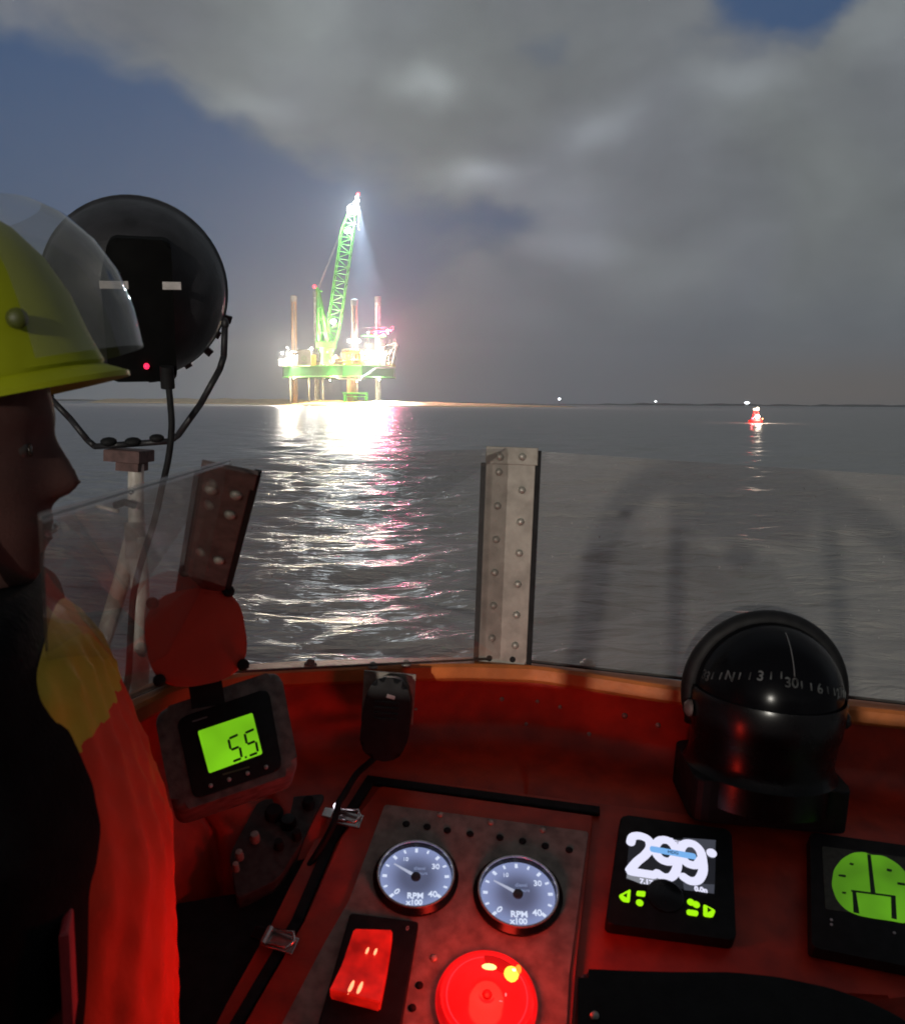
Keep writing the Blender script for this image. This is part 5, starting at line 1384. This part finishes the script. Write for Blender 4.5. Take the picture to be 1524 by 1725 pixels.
def build_person():
    DP = .72; mpp = DP/FPX
    az = radians(72)                                   # turned towards starboard, seen from his right
    F = Vector((sin(az), cos(az), 0)); Rr = Vector((cos(az), -sin(az), 0)); U = Vector((0, 0, 1))   # forward, his right, up
    nose = PD(146, 812, DP)
    hc = nose - F*.117 + U*.032                        # between the ears at eye level
    foot = Vector((hc.x, hc.y, BP(-.4, .7, -1.24).z))
    m4 = Matrix((F, Rr*-1, U)).transposed().to_4x4(); m4.translation = hc     # local x forward, y his left, z up
    T = bpy.data.objects.new('person', None); COL.objects.link(T); T.empty_display_size = .1
    T.matrix_world = m4 @ Matrix.Translation((0, 0, foot.z-hc.z))
    tag(T, 'person in yellow helmet and clear visor, orange and yellow jacket, black lifejacket, seen in profile', 'person')
    hz = hc.z - foot.z                                 # local z of eye level above the feet
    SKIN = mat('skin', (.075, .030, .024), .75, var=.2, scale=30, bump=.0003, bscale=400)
    def ring(z, fr, bk, hw, n=56, nosef=0.0, lip=0.0, cx=0.0, p=2.0):
        out = []
        for k in range(n):
            a = 2*pi*k/n; a = a - .55*sin(a)*1.0       # crowd the points towards the face
            c, s = cos(a), sin(a)
            x = (fr if c > 0 else -bk)*(abs(c)**(2/p))*(1 if c > 0 else -1); y = hw*(abs(s)**(2/p))*(1 if s > 0 else -1)
            if c > 0: x += nosef*exp(-(y/.0150)**2)*.86 + lip*exp(-(y/.02)**2)
            out.append((cx+x, y, hz+z))
        return out
    mb = MB()
    prof = [(.122, .01, -.02, .01), (.115, .035, -.055, .045), (.095, .072, -.083, .064), (.06, .090, -.097, .075), (.032, .0945, -.099, .077), (.020, .096, -.099, .077, .001), (.008, .0905, -.098, .076, .005), (-.002, .089, -.097, .074, .011), (-.014, .090, -.094, .072, .018),
            (-.024, .090, -.091, .071, .024), (-.032, .090, -.088, .069, .028), (-.040, .089, -.085, .067, .022), (-.046, .088, -.082, .065, .006), (-.054, .088, -.079, .063, 0, .001), (-.062, .088, -.076, .061, 0, .005), (-.069, .087, -.073, .059, 0, .001), (-.076, .086, -.070, .057, 0, .005),
            (-.085, .083, -.066, .054), (-.095, .083, -.062, .049), (-.106, .080, -.058, .043), (-.116, .068, -.056, .036), (-.121, .045, -.056, .036)]
    mb.loft([ring(*q[:4], nosef=q[4] if len(q) > 4 else 0, lip=q[5] if len(q) > 5 else 0) for q in prof])
    mb.loft([ring(-.06, .035, -.075, .052, cx=-.01), ring(-.11, .045, -.07, .056, cx=-.015), ring(-.16, .05, -.065, .060, cx=-.025), ring(-.22, .06, -.07, .085, cx=-.03)])
    for s in (-1, 1): mb.ball((.0685, s*.031, hz+.0035), .0135, 16)
    # trunk, legs
    tor = [(-.19, .05, -.07, .07), (-.23, .075, -.10, .15), (-.28, .095, -.115, .185), (-.38, .12, -.115, .185), (-.50, .12, -.105, .165), (-.60, .12, -.10, .16), (-.72, .11, -.11, .17), (-.82, .09, -.11, .165)]
    mb.loft([ring(*q) for q in tor])
    for s in (-1, 1):
        mb.tube([(0, s*.085, hz-.78), (.01, s*.095, hz-.95), (.015, s*.10, .48), (-.005, s*.105, .30), (-.02, s*.11, .07)], [.09, .085, .058, .056, .04], 20)
        mb.ball((.05, s*.11, .04), .05, 16, (2.4, .95, .8))
    # arms: right one hangs by the near side, the left one reaches to the dash
    def arm(sh, el, wr, hand_dir, curl, s):
        mb.tube([sh, Vector(sh).lerp(Vector(el), .5), el, Vector(el).lerp(Vector(wr), .45), wr], [.055, .050, .042, .040, .029], 18)
        w = Vector(wr); d = Vector(hand_dir).normalized(); side = d.cross(Vector((0, 0, 1))) if abs(d.z) < .9 else Vector((1, 0, 0)); side = (side - d*side.dot(d)).normalized(); nrm = d.cross(side)
        mb.loft([[w + d*t + side*(wd*cos(a)) + nrm*(.014*sin(a)) for a in [2*pi*k/14 for k in range(14)]] for t, wd in ((-.01, .026), (.02, .034), (.05, .041), (.085, .042), (.095, .036))])
        for i, (off, L_) in enumerate(((-.031, .068), (-.010, .078), (.011, .074), (.031, .058))):
            p0 = w + d*.085 + side*off; b1 = (d*cos(curl*.5) + nrm*sin(curl*.5)); b2 = (d*cos(curl) + nrm*sin(curl)); b3 = (d*cos(curl*1.5) + nrm*sin(curl*1.5))
            p1 = p0 + b1*L_*.42; p2 = p1 + b2*L_*.32; p3 = p2 + b3*L_*.26
            mb.tube([p0-d*.012, p0, p1, p2, p3], [.0095, .0095, .009, .0085, .007], 10)
        p0 = w + d*.03 - side*.034*s; p1 = p0 + (d*.7 - side*.6*s + nrm*.3).normalized()*.035; p2 = p1 + (d*.9 - side*.2*s + nrm*.4).normalized()*.03
        mb.tube([p0+side*.012*s, p0, p1, p2], [.012, .0115, .010, .0085], 10)
    RS_, LS_ = (-.02, -.195, hz-.275), (-.02, .195, hz-.275)
    RE, RWr = (.02, -.245, hz-.56), (.10, -.235, hz-.80)
    LE, LWr = (.04, .25, hz-.54), (.26, .20, hz-.66)
    arm(RS_, RE, RWr, (.35, .02, -.9), .35, 1); arm(LS_, LE, LWr, (.9, -.1, -.25), .45, -1)
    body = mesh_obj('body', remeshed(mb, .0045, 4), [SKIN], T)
    EYE_ = mat('eye_white', (.05, .04, .035), .4, var=.1); IRIS = mat('iris', (.03, .02, .015), .2)
    for s in (-1, 1):
        mb = MB(); mb.ball((.0700, s*.031, hz-.003), .0115, 16); e = mb.build('eye', EYE_, T, smooth=True)
        mb = MB(); mb.ball((.0808, s*.032, hz-.004), .0055, 12, (.35, 1, 1)); mb.build('iris', IRIS, e, smooth=True)
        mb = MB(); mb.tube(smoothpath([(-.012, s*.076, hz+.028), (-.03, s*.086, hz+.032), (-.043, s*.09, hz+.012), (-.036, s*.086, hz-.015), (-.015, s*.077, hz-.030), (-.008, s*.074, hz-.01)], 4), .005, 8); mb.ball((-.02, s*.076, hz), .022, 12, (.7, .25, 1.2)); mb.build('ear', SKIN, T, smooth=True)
    mb = MB(); mb.tube(smoothpath([(.089, -.028, hz-.070), (.093, 0, hz-.0695), (.089, .028, hz-.070)], 4), .0016, 6); mb.build('mouth', mat('mouth_line', (.10, .03, .03), .6), T, smooth=True)
    HAIR = mat('short_dark_hair', (.02, .014, .01), .8, var=.5, scale=120, bump=.001, bscale=600)
    mb = MB(); mb.loft([ring(.10, .02, -.09, .070), ring(.05, -.0, -.106, .081), ring(.0, -.02, -.105, .080), ring(-.05, -.045, -.095, .073), ring(-.075, -.06, -.088, .06)]); mb.build('hair', HAIR, T, smooth=True)
    # helmet: yellow shell with a short peak, clear visor raised over its front
    YEL = mat('helmet_yellow', (.30, .33, .004), .6, var=.15, scale=9, bump=.0002, bscale=60, spec=.3)
    tilt = Matrix.Translation((0, 0, hz+.060)) @ Matrix.Rotation(radians(-13), 4, 'Y')
    mb = MB(); rings = []
    for z, fr, bk, hw in ((-.030, .128, -.128, .108), (-.024, .132, -.132, .111), (0.0, .126, -.130, .108), (.03, .121, -.127, .104), (.06, .110, -.118, .096), (.085, .094, -.103, .083), (.105, .072, -.080, .064), (.118, .045, -.05, .04), (.124, .012, -.015, .012)):
        rings.append([tilt @ Vector((x, y, z)) for x, y, _ in [(q[0], q[1], 0) for q in ring(0, fr, bk, hw)]])
    inner = [[tilt @ Vector((p.x, p.y, p.z)) for p in [tilt.inverted() @ q for q in rings[i]]] for i in range(1)]
    mb.loft(rings)
    pk = []                                            # the peak
    for k in range(21):
        a = radians(-62 + 124*k/20); r0, r1 = .122, .122 + .026*cos(a)**.6
        pk.append([tilt @ Vector((r0*cos(a), .104/.122*r0*sin(a), -.022)), tilt @ Vector((r1*cos(a), .104/.122*r1*sin(a), -.036)), tilt @ Vector((r1*cos(a), .104/.122*r1*sin(a), -.040)), tilt @ Vector((r0*cos(a), .104/.122*r0*sin(a), -.030))])
    mb.loft(pk); hm = mb.build('helmet', YEL, T, smooth='auto', recalc=True)
    mb = MB(); q = tilt @ Vector((.088, -.085, .010)); mb.ball(q, .0075, 12, (1, .6, 1)); mb.build('visor_pivot', mat('pivot_olive', (.07, .08, .01), .5), hm, smooth=True)
    m_, N, L, b_ = nt('clear_visor'); out = N['Material Output']
    tr = N.new('ShaderNodeBsdfTransparent'); tr.inputs['Color'].default_value = (.86, .86, .84, 1)
    gl = N.new('ShaderNodeBsdfGlossy'); gl.inputs['Roughness'].default_value = .05
    df = N.new('ShaderNodeBsdfDiffuse'); df.inputs['Color'].default_value = (.5, .48, .46, 1)
    x1 = N.new('ShaderNodeMixShader'); x1.inputs[0].default_value = .07; L.new(tr.outputs[0], x1.inputs[1]); L.new(df.outputs[0], x1.inputs[2])
    x2 = N.new('ShaderNodeMixShader'); L.new(schlick(N, L, .09), x2.inputs[0]); L.new(x1.outputs[0], x2.inputs[1]); L.new(gl.outputs[0], x2.inputs[2]); L.new(x2.outputs[0], out.inputs[0])
    mb = MB(); rr = []
    for k in range(25):
        a = radians(-56 + 112*k/24); col = []
        for z, r in ((-.020, .158), (.01, .159), (.04, .155), (.065, .145), (.088, .128), (.100, .112)): col.append(tilt @ Vector((r*cos(a)+.006, .112/.128*r*.93*sin(a), z)))
        rr.append(col)
    mb.loft(rr, closed=False, cap=False); mb.build('visor', m_, hm, smooth=True)
    mb = MB()
    for s in (-1, 1): mb.tube(smoothpath([(.02, s*.098, hz+.03), (.03, s*.080, hz-.04), (.050, s*.048, hz-.105), (.055, 0, hz-.128)], 5), .0035, 6)
    mb.build('chin_strap', BLACK, hm, smooth=True)
    # hi-vis jacket: yellow shoulders over orange
    JY = mat('hivis_yellow', (.62, .40, .02), .7, var=.15, scale=14, bump=.001, bscale=70); JO = mat('hivis_orange', (.85, .045, .008), .7, var=.15, scale=12, bump=.001, bscale=60)
    PT = mat('dark_trousers', (.02, .02, .025), .8, var=.3, scale=40); BV = mat('black_lifejacket', (.0035, .0035, .004), .9, var=.4, scale=30, bump=.0008, bscale=200, spec=.1)
    fx = lambda px: (px + 80)*mpp/.95                  # picture column -> reach in front of his spine
    zy = lambda py: -(py - 745)*mpp
    jk = [(980, 62, .078, .075), (1000, 74, .09, .10), (1030, 106, .105, .15), (1062, 142, .115, .185), (1110, 162, .125, .205), (1160, 178, .125, .20), (1225, 200, .125, .20), (1300, 224, .125, .195), (1380, 248, .125, .195), (1440, 262, .125, .195), (1520, 262, .125, .195), (1620, 263, .125, .20), (1725, 264, .13, .205), (1850, 260, .135, .21), (1920, 250, .135, .21)]
    rings = []
    for i, (py, px, bk, hw) in enumerate(jk):
        f = fx(px); q = ring(zy(py), f, -bk, hw*.88, n=64, p=2.25)
        if i > 3: q = [(x + .006*sin(9*y/.05 + py*.021)*max(0, x/f), y, z + .004*sin(y*40)) for x, y, z in q]
        rings.append(q)
    mb = MB(); mb.loft(rings)
    for sh, el, wr in ((LS_, LE, LWr), (RS_, RE, RWr)):
        mb.tube([sh, Vector(sh).lerp(Vector(el), .5), el, Vector(el).lerp(Vector(wr), .6), Vector(el).lerp(Vector(wr), .93)], [.075, .068, .060, .056, .050], 20)
    me = remeshed(mb, .006, 3)
    jo = mesh_obj('jacket', me, [JO, JY], T)
    for p in me.polygons:
        c = p.center; lim = hz + zy(1188) + .30*(c.x - .12)
        p.material_index = 1 if c.z > lim else 0
    mb = MB(); rings = []
    for t in range(9):                                  # stand-up collar
        z = -.105 - .018*t + .0; w = .062 + .004*t
        rings.append(ring(z-.02, w+.012+.002*t, -w-.012, w+.004, cx=-.012))
    mb.loft(rings[1:]); mb.build('collar', JY if False else BV, jo, smooth=True)
    # black lifejacket worn over it
    vk = [(975, 84, .115, .10), (985, 98, .13, .15), (1010, 108, .14, .20), (1080, 122, .15, .23), (1180, 166, .155, .24), (1250, 188, .155, .245), (1310, 200, .155, .245), (1365, 196, .155, .245), (1380, 188, .155, .245), (1500, 186, .155, .24), (1590, 182, .15, .235), (1612, 174, .14, .225)]
    mb = MB(); rings = []
    for py, px, bk, hw in vk:
        q = []
        for x, y, z in ring(zy(py), fx(px)*.93, -bk, hw, n=64, p=2.8): q.append((x, y if y < 0 else y*.9, z))
        rings.append(q)
    mb.loft(rings)
    me = remeshed(mb, .006, 2); vj = mesh_obj('lifejacket', me, [BV], T)
    mb = MB(); mb.box(fx(150)*.9, fx(158)*.92, -.20, -.17, hz+zy(1510), hz+zy(1370), bevel=.002); mb.build('reflective_tab', mat('tab_red', (.55, .05, .06), .4), vj)
    mb = MB(); mb.tube([RS_, Vector(RS_).lerp(Vector(RE), .5), RE, Vector(RE).lerp(Vector(RWr), .6), Vector(RE).lerp(Vector(RWr), .93)], [.083, .075, .066, .06, .053], 20); mb.build('dark_sleeve', BV, T, smooth=True)
    mb = MB(); mb.loft([ring(-.70, .125, -.125, .19), ring(-.84, .115, -.13, .185), ring(-.90, .10, -.12, .18)])
    for s in (-1, 1): mb.tube([(0, s*.09, hz-.82), (.015, s*.10, .50), (-.01, s*.11, .10)], [.105, .082, .07], 20)
    mesh_obj('trousers', remeshed(mb, .008, 3), [PT], T)
    for s in (-1, 1):
        mb = MB(); mb.ball((.05, s*.11, .045), .06, 16, (2.3, .95, .75)); mb.tube([(-.02, s*.11, .05), (-.02, s*.11, .26)], [.062, .066], 18); mesh_obj('boot', remeshed(mb, .006, 2), [BLACK], T)
build_person()
build_astern()
# ------------------------------------------------------------------ render settings
SC.view_settings.view_transform = 'Standard'; SC.view_settings.look = 'None'
SC.view_settings.exposure = 0; SC.view_settings.gamma = 1
SC.render.engine = 'CYCLES'
cy = SC.cycles
cy.use_denoising = True
cy.sample_clamp_indirect = 4.0
cy.max_bounces = 8; cy.transparent_max_bounces = 12; cy.volume_bounces = 0; cy.diffuse_bounces = 3; cy.glossy_bounces = 3
cy.use_light_tree = True
cy.caustics_reflective = False; cy.caustics_refractive = False
